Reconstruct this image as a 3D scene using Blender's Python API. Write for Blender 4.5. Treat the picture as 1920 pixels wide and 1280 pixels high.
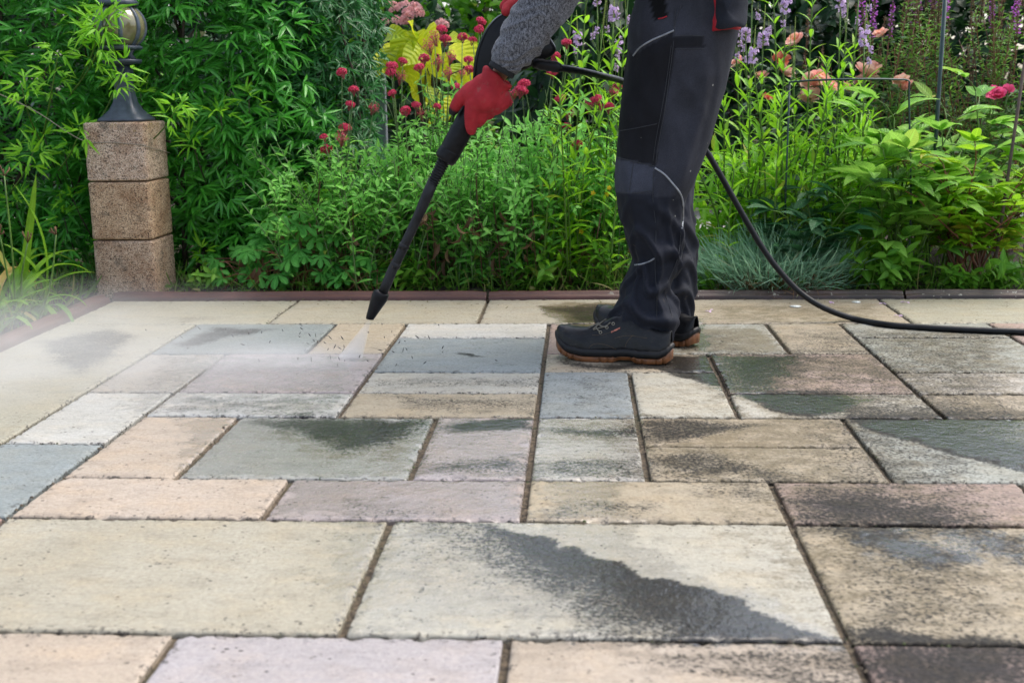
import bpy, math
import numpy as np
from mathutils import Vector, Matrix, noise as mnoise
from mathutils.bvhtree import BVHTree

for o in list(bpy.data.objects):
    bpy.data.objects.remove(o)
scene = bpy.context.scene
C = scene.collection
# ------------------------------------------------------------------ camera
F_PX, PITCH, YAW, ROLL, H = 2200.0, 0.20922802, 0.05887766, -0.01274485, 0.65
_f = Vector((-math.sin(YAW) * math.cos(PITCH), math.cos(YAW) * math.cos(PITCH), -math.sin(PITCH)))
_x = Vector((math.cos(YAW), math.sin(YAW), 0))
_u = _x.cross(_f)
CX = _x * math.cos(ROLL) + _u * math.sin(ROLL)
CU = -_x * math.sin(ROLL) + _u * math.cos(ROLL)
CF = _f
cam_data = bpy.data.cameras.new("camera")
cam = bpy.data.objects.new("camera", cam_data)
C.objects.link(cam)
m = Matrix((CX, CU, -CF)).transposed().to_4x4()
m.translation = (0, 0, H)
cam.matrix_world = m
cam_data.sensor_width = 36
cam_data.lens = F_PX / 1920 * 36
cam_data.clip_start = 0.05
cam_data.clip_end = 500
cam_data.dof.use_dof = True
cam_data.dof.focus_distance = 2.95
cam_data.dof.aperture_fstop = 6.3
scene.camera = cam
# ------------------------------------------------------------------ world, sun, exposure
SUN_EL, SUN_AZ = math.radians(60), math.radians(58)
world = bpy.data.worlds.new("World")
scene.world = world
world.use_nodes = True
wn = world.node_tree
sky = wn.nodes.new("ShaderNodeTexSky")
sky.sky_type = 'NISHITA'
sky.sun_disc = False
sky.sun_elevation = SUN_EL
sky.sun_rotation = SUN_AZ
sky.air_density = 1.0
sky.dust_density = 3.0
sky.ozone_density = 0.0
bg = wn.nodes["Background"]
hs = wn.nodes.new("ShaderNodeHueSaturation")      # thin overcast: a whiter sky
hs.inputs['Saturation'].default_value = 0.7
wn.links.new(sky.outputs[0], hs.inputs['Color'])
wn.links.new(hs.outputs[0], bg.inputs[0])
bg.inputs[1].default_value = 0.15
sun_d = bpy.data.lights.new("sun", 'SUN')
sun_d.energy = 1.0
sun_d.angle = math.radians(40)
sun_d.color = (1.0, 0.94, 0.85)
sun = bpy.data.objects.new("sun", sun_d)
C.objects.link(sun)
# Nishita: rotation 0 puts the sun on +Y, turning clockwise seen from above
sdir = Vector((math.sin(SUN_AZ) * math.cos(SUN_EL), math.cos(SUN_AZ) * math.cos(SUN_EL), math.sin(SUN_EL)))
sun.rotation_euler = sdir.to_track_quat('Z', 'Y').to_euler()
scene.view_settings.view_transform = 'Standard'
scene.view_settings.look = 'None'
scene.view_settings.exposure = 1.2
scene.view_settings.gamma = 1
scene.view_settings.use_curve_mapping = False
scene.render.engine = 'CYCLES'
cy = scene.cycles
cy.use_denoising = True
cy.max_bounces = 8
cy.diffuse_bounces = 4
cy.transmission_bounces = 6
cy.glossy_bounces = 3
cy.volume_bounces = 1
cy.transparent_max_bounces = 8
try:
    cy.volume_step_rate = 1.0
    cy.volume_max_steps = 96
except Exception:
    pass

# ------------------------------------------------------------------ photo -> place
def ray(x, y):
    return (CF + CX * ((x - 960) / F_PX) - CU * ((y - 640) / F_PX)).normalized()
def ground(x, y, z=0.0):
    d = ray(x, y)
    return Vector((0, 0, H)) + d * ((z - H) / d.z)
def at(x, y, Y):
    d = ray(x, y)
    return Vector((0, 0, H)) + d * (Y / d.y)
def gx(x, Y):
    """world x of picture column x (about mid height of the bed) at depth Y"""
    return at(x, 400, Y).x
GU, X0, Y0, UY = 0.2052, -0.0882, 1.32204, 0.19817
def kx(k): return X0 + GU * k
def ny(n): return Y0 + UY * n

# ------------------------------------------------------------------ object helpers
WL = {}
def tag(o, label=None, cat=None, group=None, kind=None):
    for k, v in (("label", label), ("category", cat), ("group", group), ("kind", kind)):
        if v is not None:
            o[k] = v
    return o
def thing(name, label, cat, loc, group=None, rot=0.0):
    o = bpy.data.objects.new(name, None)
    C.objects.link(o)
    o.location = loc
    o.rotation_euler = (0, 0, rot)
    o.empty_display_size = 0.05
    WL[o.name] = Vector(loc)
    return tag(o, label, cat, group)
class Buf:
    """collects quads with a point colour; build() links them as ONE mesh object"""
    def __init__(s):
        s.v, s.f, s.a, s.n = [], [], [], 0
    def add(s, v, f, a=None):
        v = np.asarray(v, float).reshape(-1, 3)
        f = np.asarray(f, int).reshape(-1, 4)
        s.v.append(v)
        s.f.append(f + s.n)
        if a is None:
            a = np.zeros((len(v), 4))
        a = np.broadcast_to(np.asarray(a, float), (len(v), 4))
        s.a.append(a)
        s.n += len(v)
    def mesh(s, name, off=(0, 0, 0), smooth=True):
        v = np.concatenate(s.v) - np.array(off)
        f = np.concatenate(s.f)
        a = np.concatenate(s.a)
        me = bpy.data.meshes.new(name)
        me.vertices.add(len(v))
        me.vertices.foreach_set("co", v.ravel())
        me.loops.add(f.size)
        me.loops.foreach_set("vertex_index", f.ravel())
        me.polygons.add(len(f))
        me.polygons.foreach_set("loop_start", np.arange(0, f.size, 4))
        me.update(calc_edges=True)
        me.polygons.foreach_set("use_smooth", np.full(len(f), smooth))
        at_ = me.attributes.new("leaf", 'FLOAT_COLOR', 'POINT')
        at_.data.foreach_set("color", a.ravel())
        return me
    def build(s, name, mat, parent=None, smooth=True, label=None, loc=None):
        off = WL[parent.name] if parent is not None else (Vector(loc) if loc is not None else Vector((0, 0, 0)))
        me = s.mesh(name, off, smooth)
        return link(name, me, mat, parent, label, None if parent is not None else off)
def link(name, me, mat, parent=None, label=None, loc=None):
    o = bpy.data.objects.new(name, me)
    C.objects.link(o)
    if mat is not None and len(me.materials) == 0:
        for mm in (mat if isinstance(mat, (list, tuple)) else [mat]):
            me.materials.append(mm)
    WL[o.name] = Vector(loc) if loc is not None else Vector((0, 0, 0))
    if loc is not None:
        o.location = loc
    if parent is not None:
        o.parent = parent
        WL[o.name] = Vector(WL[parent.name]) if loc is None else Vector(WL[parent.name]) + Vector(loc)
    if label:
        o["label"] = label
    return o

# ------------------------------------------------------------------ shape helpers
def tube(buf, pts, r, sides=6, a=None, cap=True):
    p = np.asarray([tuple(q) for q in pts], float)
    n = len(p)
    r = np.broadcast_to(np.asarray(r, float), (n,))
    t = np.gradient(p, axis=0)
    t /= np.linalg.norm(t, axis=1)[:, None] + 1e-12
    ref = np.array([0, 0, 1.0]) if abs(t[0, 2]) < 0.9 else np.array([1.0, 0, 0])
    u = np.cross(t[0], ref); u /= np.linalg.norm(u)
    us = [u]
    for i in range(1, n):
        u = us[-1] - t[i] * np.dot(us[-1], t[i])
        us.append(u / (np.linalg.norm(u) + 1e-12))
    us = np.array(us)
    ws = np.cross(t, us)
    th = np.arange(sides) * 2 * math.pi / sides
    v = p[:, None, :] + r[:, None, None] * (np.cos(th)[None, :, None] * us[:, None, :] + np.sin(th)[None, :, None] * ws[:, None, :])
    f = []
    for i in range(n - 1):
        for j in range(sides):
            k = (j + 1) % sides
            f.append((i * sides + j, i * sides + k, (i + 1) * sides + k, (i + 1) * sides + j))
    v = v.reshape(-1, 3)
    if cap:
        v = np.vstack([v, p[0], p[-1]])
        c0, c1 = n * sides, n * sides + 1
        for j in range(0, sides, 2):
            k, l = (j + 1) % sides, (j + 2) % sides
            f.append((c0, l, k, j))
            b = (n - 1) * sides
            f.append((c1, b + j, b + k, b + l))
    buf.add(v, f, a)
def spline(pts, n):
    """Catmull-Rom through pts, n points in all"""
    p = np.asarray([tuple(q) for q in pts], float)
    p = np.vstack([2 * p[0] - p[1], p, 2 * p[-1] - p[-2]])
    s = np.linspace(0, len(p) - 3 - 1e-9, n)
    i = s.astype(int)
    t = (s - i)[:, None]
    a, b, c, d = p[i], p[i + 1], p[i + 2], p[i + 3]
    return 0.5 * (2 * b + (c - a) * t + (2 * a - 5 * b + 4 * c - d) * t ** 2 + (3 * b - a - 3 * c + d) * t ** 3)
PROF = {
    'lance': [(0, .12), (.2, .72), (.42, 1), (.7, .66), (.9, .22), (1, .02)],
    'ovate': [(0, .12), (.18, .85), (.36, 1), (.65, .72), (.88, .26), (1, .02)],
    'strap': [(0, .7), (.3, 1), (.7, .85), (.92, .4), (1, .03)],
    'petal': [(0, .25), (.35, .8), (.7, 1), (.9, .8), (1, .45)],
    'heart': [(0, .45), (.08, .9), (.25, 1), (.55, .78), (.85, .25), (1, .02)],
    'obov': [(0, .08), (.35, .55), (.68, 1), (.88, .8), (1, .15)],
    'blade': [(0, .9), (.5, .8), (.85, .45), (1, .05)],
}
def unit(a):
    return a / (np.linalg.norm(a, axis=-1, keepdims=True) + 1e-12)
def leaves(buf, P, D, N, L, W, prof='lance', nseg=4, curl=0.5, fold=0.25, rnd=None, age=0.0, serr=0.0, wave=0.0, rng=None):
    """many leaves at once: foot P, direction D, upper side N, length L, width W; curl bends the tip away from N"""
    P = np.asarray(P, float).reshape(-1, 3)
    n = len(P)
    if n == 0:
        return
    D = unit(np.broadcast_to(np.asarray(D, float), (n, 3)))
    N = np.broadcast_to(np.asarray(N, float), (n, 3))
    N = unit(N - D * np.sum(N * D, 1, keepdims=True))
    S = np.cross(D, N)
    L = np.broadcast_to(np.asarray(L, float), (n,))
    W = np.broadcast_to(np.asarray(W, float), (n,))
    curl = np.broadcast_to(np.asarray(curl, float), (n,))
    t = np.linspace(0, 1, nseg + 1)
    pr = np.interp(t, *zip(*PROF[prof]))
    if serr:
        pr = pr * (1 + serr * (np.arange(nseg + 1) % 2 * 2 - 1) * (t < .93))
    tm = (t[1:] + t[:-1]) / 2
    ang = curl[:, None] * tm[None, :]
    dt = 1.0 / nseg
    sx = np.concatenate([np.zeros((n, 1)), np.cumsum(np.cos(ang) * dt, 1)], 1)
    sz = np.concatenate([np.zeros((n, 1)), np.cumsum(-np.sin(ang) * dt, 1)], 1)
    c = P[:, None] + (L[:, None] * sx)[..., None] * D[:, None] + (L[:, None] * sz)[..., None] * N[:, None]
    at_ = curl[:, None] * t[None, :]
    Nt = np.cos(at_)[..., None] * N[:, None] + np.sin(at_)[..., None] * D[:, None]
    hw = (W[:, None] * pr[None, :] * 0.5)[..., None]
    wv = 0.0
    if wave:
        ph = np.linspace(0, 6.28, n)[:, None] * 37.7
        wv = (wave * W[:, None] * np.sin(t[None, :] * 9 + ph) * t[None, :])[..., None]
    l = c - S[:, None] * hw + Nt * (fold * hw + wv)
    r = c + S[:, None] * hw + Nt * (fold * hw - wv)
    V = np.stack([l, c, r], 2).reshape(n, -1, 3)
    k = nseg + 1
    q = []
    for i in range(nseg):
        b = i * 3
        q += [(b, b + 3, b + 4, b + 1), (b + 1, b + 4, b + 5, b + 2)]
    q = np.array(q)
    Fc = (q[None] + (np.arange(n) * k * 3)[:, None, None]).reshape(-1, 4)
    A = np.zeros((n, k * 3, 4))
    A[:, :, 0] = (np.asarray(rnd) if rnd is not None else np.random.default_rng(n).random(n)).reshape(-1, 1)
    A[:, :, 1] = np.repeat(t, 3)[None]
    A[:, :, 2] = np.tile([1, 0, 1], k)[None]
    A[:, :, 3] = np.broadcast_to(np.asarray(age, float), (n,))[:, None]
    buf.add(V.reshape(-1, 3), Fc, A.reshape(-1, 4))
def box(buf, lo, hi, a=None):
    x0, y0, z0 = lo; x1, y1, z1 = hi
    v = [(x0, y0, z0), (x1, y0, z0), (x1, y1, z0), (x0, y1, z0), (x0, y0, z1), (x1, y0, z1), (x1, y1, z1), (x0, y1, z1)]
    buf.add(v, [(0, 3, 2, 1), (4, 5, 6, 7), (0, 1, 5, 4), (1, 2, 6, 5), (2, 3, 7, 6), (3, 0, 4, 7)], a)
def rings(buf, R, closed=True, a=None, caps=True):
    """quads through rings R (n, m, 3)"""
    R = np.asarray(R, float)
    n, mm = R.shape[:2]
    i = np.arange(n - 1)[:, None]
    j = np.arange(mm if closed else mm - 1)[None, :]
    k = (j + 1) % mm
    f = np.stack(np.broadcast_arrays(i * mm + j, i * mm + k, (i + 1) * mm + k, (i + 1) * mm + j), -1).reshape(-1, 4)
    v = R.reshape(-1, 3)
    if caps and closed:
        v = np.vstack([v, R[0].mean(0), R[-1].mean(0)])
        c0, c1, b = n * mm, n * mm + 1, (n - 1) * mm
        e = [(c0, (q + 2) % mm, q + 1, q) for q in range(0, mm - 1, 2)] + [(c1, b + q, b + q + 1, b + (q + 2) % mm) for q in range(0, mm - 1, 2)]
        f = np.vstack([f, e])
    if a is not None and np.ndim(a) == 3:
        a = np.asarray(a).reshape(-1, 4)
        if caps and closed:
            a = np.vstack([a, a[0], a[-1]])
    buf.add(v, f, a)
def blob(name, caps, voxel, it, mat, parent, colour=None):
    """one continuous skin grown over tapered capsules [(p0, r0, p1, r1)]"""
    b = Buf()
    for p0, r0, p1, r1 in caps:
        p0, p1 = np.array(p0, float), np.array(p1, float)
        d = p1 - p0
        ln = np.linalg.norm(d)
        d = d / ln if ln > 1e-9 else np.array([0, 0, 1.0])
        st = [(p0 - d * r0 * c, r0 * math.sqrt(max(0, 1 - c * c)) + 1e-5) for c in (1, .92, .7, .4)]
        st += [(p0 + (p1 - p0) * s, r0 + (r1 - r0) * s) for s in (0, .33, .66, 1)]
        st += [(p1 + d * r1 * c, r1 * math.sqrt(max(0, 1 - c * c)) + 1e-5) for c in (.4, .7, .92, 1)]
        tube(b, [s[0] for s in st], [s[1] for s in st], 16)
    me = b.mesh(name, WL[parent.name] if parent is not None else (0, 0, 0))
    tmp = bpy.data.objects.new("tmp", me)
    C.objects.link(tmp)
    md = tmp.modifiers.new("r", 'REMESH'); md.mode = 'VOXEL'; md.voxel_size = voxel; md.use_smooth_shade = True
    ms = tmp.modifiers.new("s", 'SMOOTH'); ms.iterations = it; ms.factor = 0.5
    dg = bpy.context.evaluated_depsgraph_get()
    out = bpy.data.meshes.new_from_object(tmp.evaluated_get(dg), depsgraph=dg)
    bpy.data.objects.remove(tmp)
    out.name = name
    for p in out.polygons:
        p.use_smooth = True
    out.materials.clear()
    if colour is not None:
        at_ = out.attributes.get("leaf") or out.attributes.new("leaf", 'FLOAT_COLOR', 'POINT')
        if at_.domain != 'POINT' or at_.data_type != 'FLOAT_COLOR':
            out.attributes.remove(at_)
            at_ = out.attributes.new("leaf", 'FLOAT_COLOR', 'POINT')
        off = WL[parent.name] if parent is not None else Vector((0, 0, 0))
        cols = np.array([colour(v.co + off) for v in out.vertices])
        at_.data.foreach_set("color", cols.ravel())
    return link(name, out, mat, parent)

# ------------------------------------------------------------------ material helpers
class NT:
    def __init__(s, name):
        s.m = bpy.data.materials.new(name)
        s.m.use_nodes = True
        s.t = s.m.node_tree
        s.p = s.t.nodes["Principled BSDF"]
        s.out = s.t.nodes["Material Output"]
    def n(s, typ, **kw):
        q = s.t.nodes.new("ShaderNode" + typ)
        for k, v in kw.items():
            setattr(q, k, v)
        return q
    def set(s, sock, v):
        if hasattr(v, 'is_output') or hasattr(v, 'links'):
            s.t.links.new(v, sock)
        else:
            if isinstance(v, (tuple, list)) and len(v) == 3 and sock.type == 'RGBA':
                v = (*v, 1)
            sock.default_value = v
        return sock
    def mix(s, f, a, b, mode='MIX'):
        q = s.n('Mix', data_type='RGBA', blend_type=mode)
        s.set(q.inputs[0], f); s.set(q.inputs[6], a); s.set(q.inputs[7], b)
        return q.outputs[2]
    def math(s, op, a, b=0.0, c=None, clamp=False):
        q = s.n('Math', operation=op, use_clamp=clamp)
        s.set(q.inputs[0], a); s.set(q.inputs[1], b)
        if c is not None:
            s.set(q.inputs[2], c)
        return q.outputs[0]
    def ss(s, x, lo, hi, a=0.0, b=1.0):
        q = s.n('MapRange', interpolation_type='SMOOTHSTEP')
        s.set(q.inputs[0], x); s.set(q.inputs[1], lo); s.set(q.inputs[2], hi); s.set(q.inputs[3], a); s.set(q.inputs[4], b)
        return q.outputs[0]
    def noise(s, vec, scale, detail=4, rough=.55, dist=0.0, col=False):
        q = s.n('TexNoise')
        if vec is not None:
            s.set(q.inputs['Vector'], vec)
        q.inputs['Scale'].default_value = scale
        q.inputs['Detail'].default_value = detail
        q.inputs['Roughness'].default_value = rough
        q.inputs['Distortion'].default_value = dist
        return q.outputs[1 if col else 0]
    def obj(s):
        return s.n('TexCoord').outputs['Object']
    def pos(s):
        return s.n('NewGeometry').outputs['Position']
    def mapping(s, vec, sc=(1, 1, 1), rot=(0, 0, 0), loc=(0, 0, 0)):
        q = s.n('Mapping')
        s.set(q.inputs[0], vec)
        q.inputs[1].default_value = loc; q.inputs[2].default_value = rot; q.inputs[3].default_value = sc
        return q.outputs[0]
    def bump(s, h, strength, dist=0.01, normal=None):
        q = s.n('Bump')
        q.inputs['Strength'].default_value = strength
        q.inputs['Distance'].default_value = dist
        s.set(q.inputs['Height'], h)
        if normal is not None:
            s.set(q.inputs['Normal'], normal)
        return q.outputs[0]
    def attr(s, name):
        q = s.n('Attribute', attribute_name=name)
        return q
    def P(s, **kw):
        for k, v in kw.items():
            s.set(s.p.inputs[k.replace('_', ' ')], v)
        return s.m
def mat_leaf(name, lo, hi, old=(.35, .28, .04), trans=.35, rough=.42, vein=.35, ribs=0.0, spec=.26):
    """leaf: colour between lo and hi by the leaf's own tone (r), towards old by its age (a); lighter midrib"""
    t = NT(name)
    a = t.attr("leaf")
    sp = t.n('SeparateColor'); t.set(sp.inputs[0], a.outputs['Color'])
    r, g, b = sp.outputs
    col = t.mix(r, lo, hi)
    nz = t.noise(t.pos(), 60, 3)
    col = t.mix(t.math('MULTIPLY', t.ss(nz, .35, .7), .35), col, [c * .55 for c in lo])
    col = t.mix(a.outputs['Alpha'], col, old)
    mid = t.ss(b, .0, .22, vein, 0)
    col = t.mix(mid, col, [min(1, c * 1.6 + .03) for c in hi])
    nrm = None
    if ribs:
        w = t.math('SINE', t.math('MULTIPLY', t.math('SUBTRACT', g, t.math('MULTIPLY', b, .16)), ribs))
        nrm = t.bump(w, .35, .004)
        col = t.mix(t.ss(w, .75, 1, 0, .22), col, [min(1, c * 1.7 + .02) for c in hi])
    else:
        nrm = t.bump(nz, .25, .004)
    t.P(Base_Color=col, Roughness=rough, Normal=nrm)
    t.p.inputs['Specular IOR Level'].default_value = spec
    tr = t.n('BsdfTranslucent')
    t.set(tr.inputs[0], t.mix(.6, col, [min(1, c * 1.5) for c in hi]))
    mx = t.n('MixShader')
    mx.inputs[0].default_value = trans
    t.t.links.new(t.p.outputs[0], mx.inputs[1])
    t.t.links.new(tr.outputs[0], mx.inputs[2])
    t.t.links.new(mx.outputs[0], t.out.inputs[0])
    return t.m
def mat_plain(name, col, rough=.5, var=.25, scale=30, bump=.0, spec=.5, metal=0.0):
    t = NT(name)
    nz = t.noise(t.obj(), scale, 5)
    c = t.mix(t.ss(nz, .3, .7), [q * (1 - var) for q in col], [min(1, q * (1 + var)) for q in col])
    t.P(Base_Color=c, Roughness=t.ss(nz, .2, .8, rough * .8, min(1, rough * 1.2)), Metallic=metal)
    t.p.inputs['Specular IOR Level'].default_value = spec
    if bump:
        t.P(Normal=t.bump(nz, bump, .002))
    return t.m
# ================================================================== patio
def sdist(P, poly):
    """signed distance (inside +) of points P (n,2) to polygon"""
    q = np.asarray(poly, float)
    e = np.roll(q, -1, 0)
    d = np.full(len(P), 1e9)
    ins = np.zeros(len(P), bool)
    for a, b in zip(q, e):
        ab = b - a
        t = np.clip(((P - a) @ ab) / (ab @ ab + 1e-12), 0, 1)
        d = np.minimum(d, np.linalg.norm(P - a - t[:, None] * ab, axis=1))
        c = (a[1] > P[:, 1]) != (b[1] > P[:, 1])
        with np.errstate(divide='ignore', invalid='ignore'):
            xi = (b[0] - a[0]) * (P[:, 1] - a[1]) / (b[1] - a[1]) + a[0]
        ins ^= c & (P[:, 0] < xi)
    return np.where(ins, d, -d)
# dirt the washer has not reached yet, standing water, algae, grime doubling as shade under the near shoe: (channel, softness m, strength, outline on the ground)
STAINS = [
    ('dA', .030, 1.0, [(930, 980), (1200, 1060), (1420, 1110), (1590, 1195), (1500, 1200), (1330, 1178), (1240, 1130), (1160, 1088), (1060, 1052), (980, 1022)]),
    ('dA', .07, .66, [(880, 975), (1300, 1060), (1590, 1190), (1560, 1199), (1300, 1199), (1180, 1170), (1090, 1110), (980, 1050)]),
    ('dA', .16, .50, [(720, 960), (1200, 1050), (1590, 1190), (1400, 1199), (1100, 1190), (960, 1120), (800, 1040)]),
    ('d', .012, .95, [(1596, 1176), (1655, 1172), (1705, 1186), (1770, 1194), (1840, 1200), (1920, 1206), (1920, 1213), (1605, 1200)]),
    ('d', .03, .8, [(1580, 998), (1650, 990), (1700, 1012), (1760, 1032), (1800, 1044), (1740, 1052), (1650, 1022)]),
    ('d', .04, .75, [(1830, 1002), (1920, 1010), (1920, 1050), (1870, 1030)]),
    ('a', .2, .75, [(1530, 985), (1930, 985), (1930, 1120), (1700, 1080), (1580, 1060)]),
    ('d', .06, .72, [(1490, 935), (1550, 922), (1690, 945), (1800, 972), (1800, 980), (1510, 977)]),
    ('a', .06, .4, [(1460, 905), (1700, 905), (1640, 930), (1500, 930)]),
    ('d', .05, .85, [(1620, 1232), (1700, 1212), (1930, 1215), (1930, 1290), (1680, 1300)]),
    ('d', .03, .4, [(1050, 1215), (1560, 1212), (1600, 1290), (1300, 1280), (1150, 1240)]),
    ('dB', .035, .85, [(1590, 786), (1700, 786), (1800, 810), (1930, 840), (1930, 900), (1740, 850), (1600, 800)]),
    ('dB', .06, .45, [(1590, 770), (1930, 770), (1930, 900), (1600, 800)]),
    ('aB', .03, 1.0, [(1570, 770), (1940, 770), (1940, 890), (1600, 810)]),
    ('dC', .03, .9, [(1370, 735), (1560, 735), (1590, 760), (1535, 790), (1430, 765)]),
    ('aC', .03, .9, [(1400, 735), (1630, 738), (1610, 764), (1535, 790), (1430, 765)]),
    ('d', .08, .78, [(1336, 666), (1490, 666), (1470, 700), (1430, 735), (1366, 736)]),
    ('a', .07, .75, [(1336, 666), (1650, 666), (1690, 712), (1540, 706), (1440, 735), (1366, 736)]),
    ('dD', .03, 1.0, [(1212, 668), (1335, 668), (1348, 698), (1366, 727), (1340, 727), (1290, 714), (1245, 698), (1225, 690)]),
    ('d', .03, .8, [(1050, 672), (1120, 684), (1230, 676), (1240, 692), (1080, 692)]),  # grime under the near shoe, also painting in its soft contact shadow
    ('a', .05, .85, [(1250, 612), (1440, 612), (1484, 662), (1260, 664)]),
    ('d', .06, .35, [(1250, 620), (1380, 620), (1400, 660), (1260, 664)]),
    ('a', .016, 1.0, [(1004, 574), (1060, 567), (1230, 568), (1200, 600), (1120, 608), (1100, 622), (1065, 610), (1050, 592)]),
    ('d', .03, .6, [(1020, 576), (1200, 570), (1180, 600), (1075, 610), (1062, 590)]),
    ('a', .08, .62, [(1290, 568), (1640, 568), (1690, 608), (1300, 608)]),
    ('a', .1, .7, [(1590, 612), (1930, 612), (1930, 696), (1690, 697)]),
    ('a', .08, .55, [(1690, 700), (1930, 700), (1930, 780), (1770, 780)]),
    ('d', .03, .62, [(1205, 786), (1310, 784), (1430, 795), (1330, 822), (1230, 832), (1208, 815)]),
    ('d', .04, .55, [(1215, 842), (1330, 843), (1430, 872), (1490, 893), (1225, 896)]),
    ('a', .06, .5, [(1205, 786), (1600, 786), (1500, 835), (1480, 896), (1215, 896)]),
    ('d', .03, .6, [(1008, 802), (1200, 800), (1206, 826), (1012, 818)]),
    ('d', .04, .5, [(1004, 858), (1208, 858), (1212, 895), (1002, 895)]),
    ('a', .06, .5, [(1010, 784), (1200, 784), (1208, 840), (1010, 830)]),
    ('d', .07, .3, [(1020, 698), (1188, 698), (1195, 780), (1010, 780)]),
    ('d', .02, .85, [(830, 798), (880, 788), (990, 783), (992, 806), (900, 806), (845, 816)]),
    ('d', .04, .5, [(785, 862), (990, 852), (988, 892), (778, 892)]),
    ('d', .05, .85, [(470, 788), (560, 781), (806, 786), (798, 802), (720, 832), (645, 842), (575, 818)]),
    ('a', .05, .5, [(420, 800), (800, 790), (780, 880), (600, 870)]),
    ('d', .05, .4, [(640, 928), (760, 940), (880, 962), (870, 971), (630, 970)]),
    ('d', .04, .35, [(690, 708), (1010, 704), (1010, 728), (680, 728)]),
    ('d', .05, .42, [(700, 738), (1006, 742), (1004, 774), (760, 772)]),
    ('d', .04, .55, [(70, 640), (200, 615), (260, 628), (230, 662), (150, 705), (100, 682)]),
    ('d', .03, .6, [(330, 645), (400, 614), (520, 617), (440, 632), (350, 655)]),
    ('d', .04, .3, [(290, 596), (350, 592), (420, 594), (380, 604)]),
    ('a', .03, .5, [(300, 596), (390, 592), (440, 597), (330, 606)]),
    ('d', .04, .35, [(330, 742), (650, 738), (630, 778), (300, 776)]),
    ('d', .05, .5, [(1290, 904), (1450, 904), (1420, 930), (1310, 935)]),
    ('d', .04, .4, [(1000, 940), (1240, 930), (1260, 975), (1000, 975)]),
    ('d', .012, .8, [(845, 662), (880, 660), (915, 667), (890, 669)]),
    ('d', .12, .40, [(1440, 612), (1930, 612), (1930, 1280), (1540, 1280), (1500, 900)]),
    ('a', .25, .60, [(1230, 690), (1930, 690), (1930, 1290), (1560, 1290), (1420, 1000), (1230, 900)]),
    ('w', .08, .75, [(640, 975), (1180, 975), (1300, 1100), (1520, 1195), (1150, 1200), (640, 1190), (560, 1080)]),
    ('w', .03, 1.0, [(930, 985), (1160, 1040), (1420, 1120), (1570, 1197), (1300, 1195), (1040, 1090)]),
    ('w', .03, .9, [(1020, 900), (1160, 900), (1170, 1030), (1060, 1040)]),
    ('w', .04, .85, [(345, 782), (990, 782), (985, 972), (500, 972), (545, 896), (335, 894)]),
    ('w', .03, .9, [(1000, 782), (1205, 782), (1210, 896), (990, 896)]),
    ('w', .03, .9, [(1210, 668), (1500, 668), (1440, 735), (1640, 745), (1540, 784), (1380, 745)]),
    ('w', .03, .9, [(1590, 786), (1930, 783), (1930, 884), (1700, 822)]),
    ('w', .02, .9, [(1004, 574), (1240, 567), (1320, 600), (1330, 662), (1060, 615)]),
    ('w', .05, .6, [(300, 665), (700, 665), (640, 780), (200, 780)]),
    ('w', .05, .6, [(1590, 990), (1930, 990), (1930, 1060), (1650, 1060)]),
]
# a clean edge where the jet has passed: a stain ends sharply there however soft it is elsewhere
CLIPS = {
    'A': [(900, 984), (1010, 1008), (1100, 1043), (1165, 1058), (1172, 1066), (1200, 1072), (1206, 1080), (1260, 1090), (1330, 1104), (1400, 1130), (1450, 1160), (1510, 1185), (1570, 1199), (640, 1230), (640, 970)],
    'B': [(1584, 700), (1940, 700), (1940, 886), (1850, 866), (1760, 842), (1680, 818), (1604, 797), (1590, 788)],
    'C': [(1360, 600), (1700, 600), (1700, 768), (1600, 768), (1535, 785), (1490, 781), (1430, 762), (1378, 738)],
    'D': [(1200, 640), (1372, 640), (1372, 728), (1340, 727), (1290, 714), (1245, 698), (1222, 686)],
}
CLIPS = {k: np.array([tuple(ground(x, y))[:2] for x, y in p]) for k, p in CLIPS.items()}
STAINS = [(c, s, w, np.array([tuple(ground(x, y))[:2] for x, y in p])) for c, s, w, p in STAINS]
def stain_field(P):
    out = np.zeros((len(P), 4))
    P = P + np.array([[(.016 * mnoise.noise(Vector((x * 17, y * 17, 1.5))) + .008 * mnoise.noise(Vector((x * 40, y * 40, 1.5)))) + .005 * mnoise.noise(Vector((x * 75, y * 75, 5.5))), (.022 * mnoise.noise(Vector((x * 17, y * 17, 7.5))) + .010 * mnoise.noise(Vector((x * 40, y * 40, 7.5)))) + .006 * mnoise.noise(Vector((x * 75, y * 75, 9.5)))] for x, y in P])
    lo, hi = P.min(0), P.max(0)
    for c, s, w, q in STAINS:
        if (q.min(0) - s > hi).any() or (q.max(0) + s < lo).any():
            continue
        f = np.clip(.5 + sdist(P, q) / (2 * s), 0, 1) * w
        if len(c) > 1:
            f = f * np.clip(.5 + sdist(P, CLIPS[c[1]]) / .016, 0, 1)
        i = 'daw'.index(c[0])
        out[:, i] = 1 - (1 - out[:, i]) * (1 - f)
    return out
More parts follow.
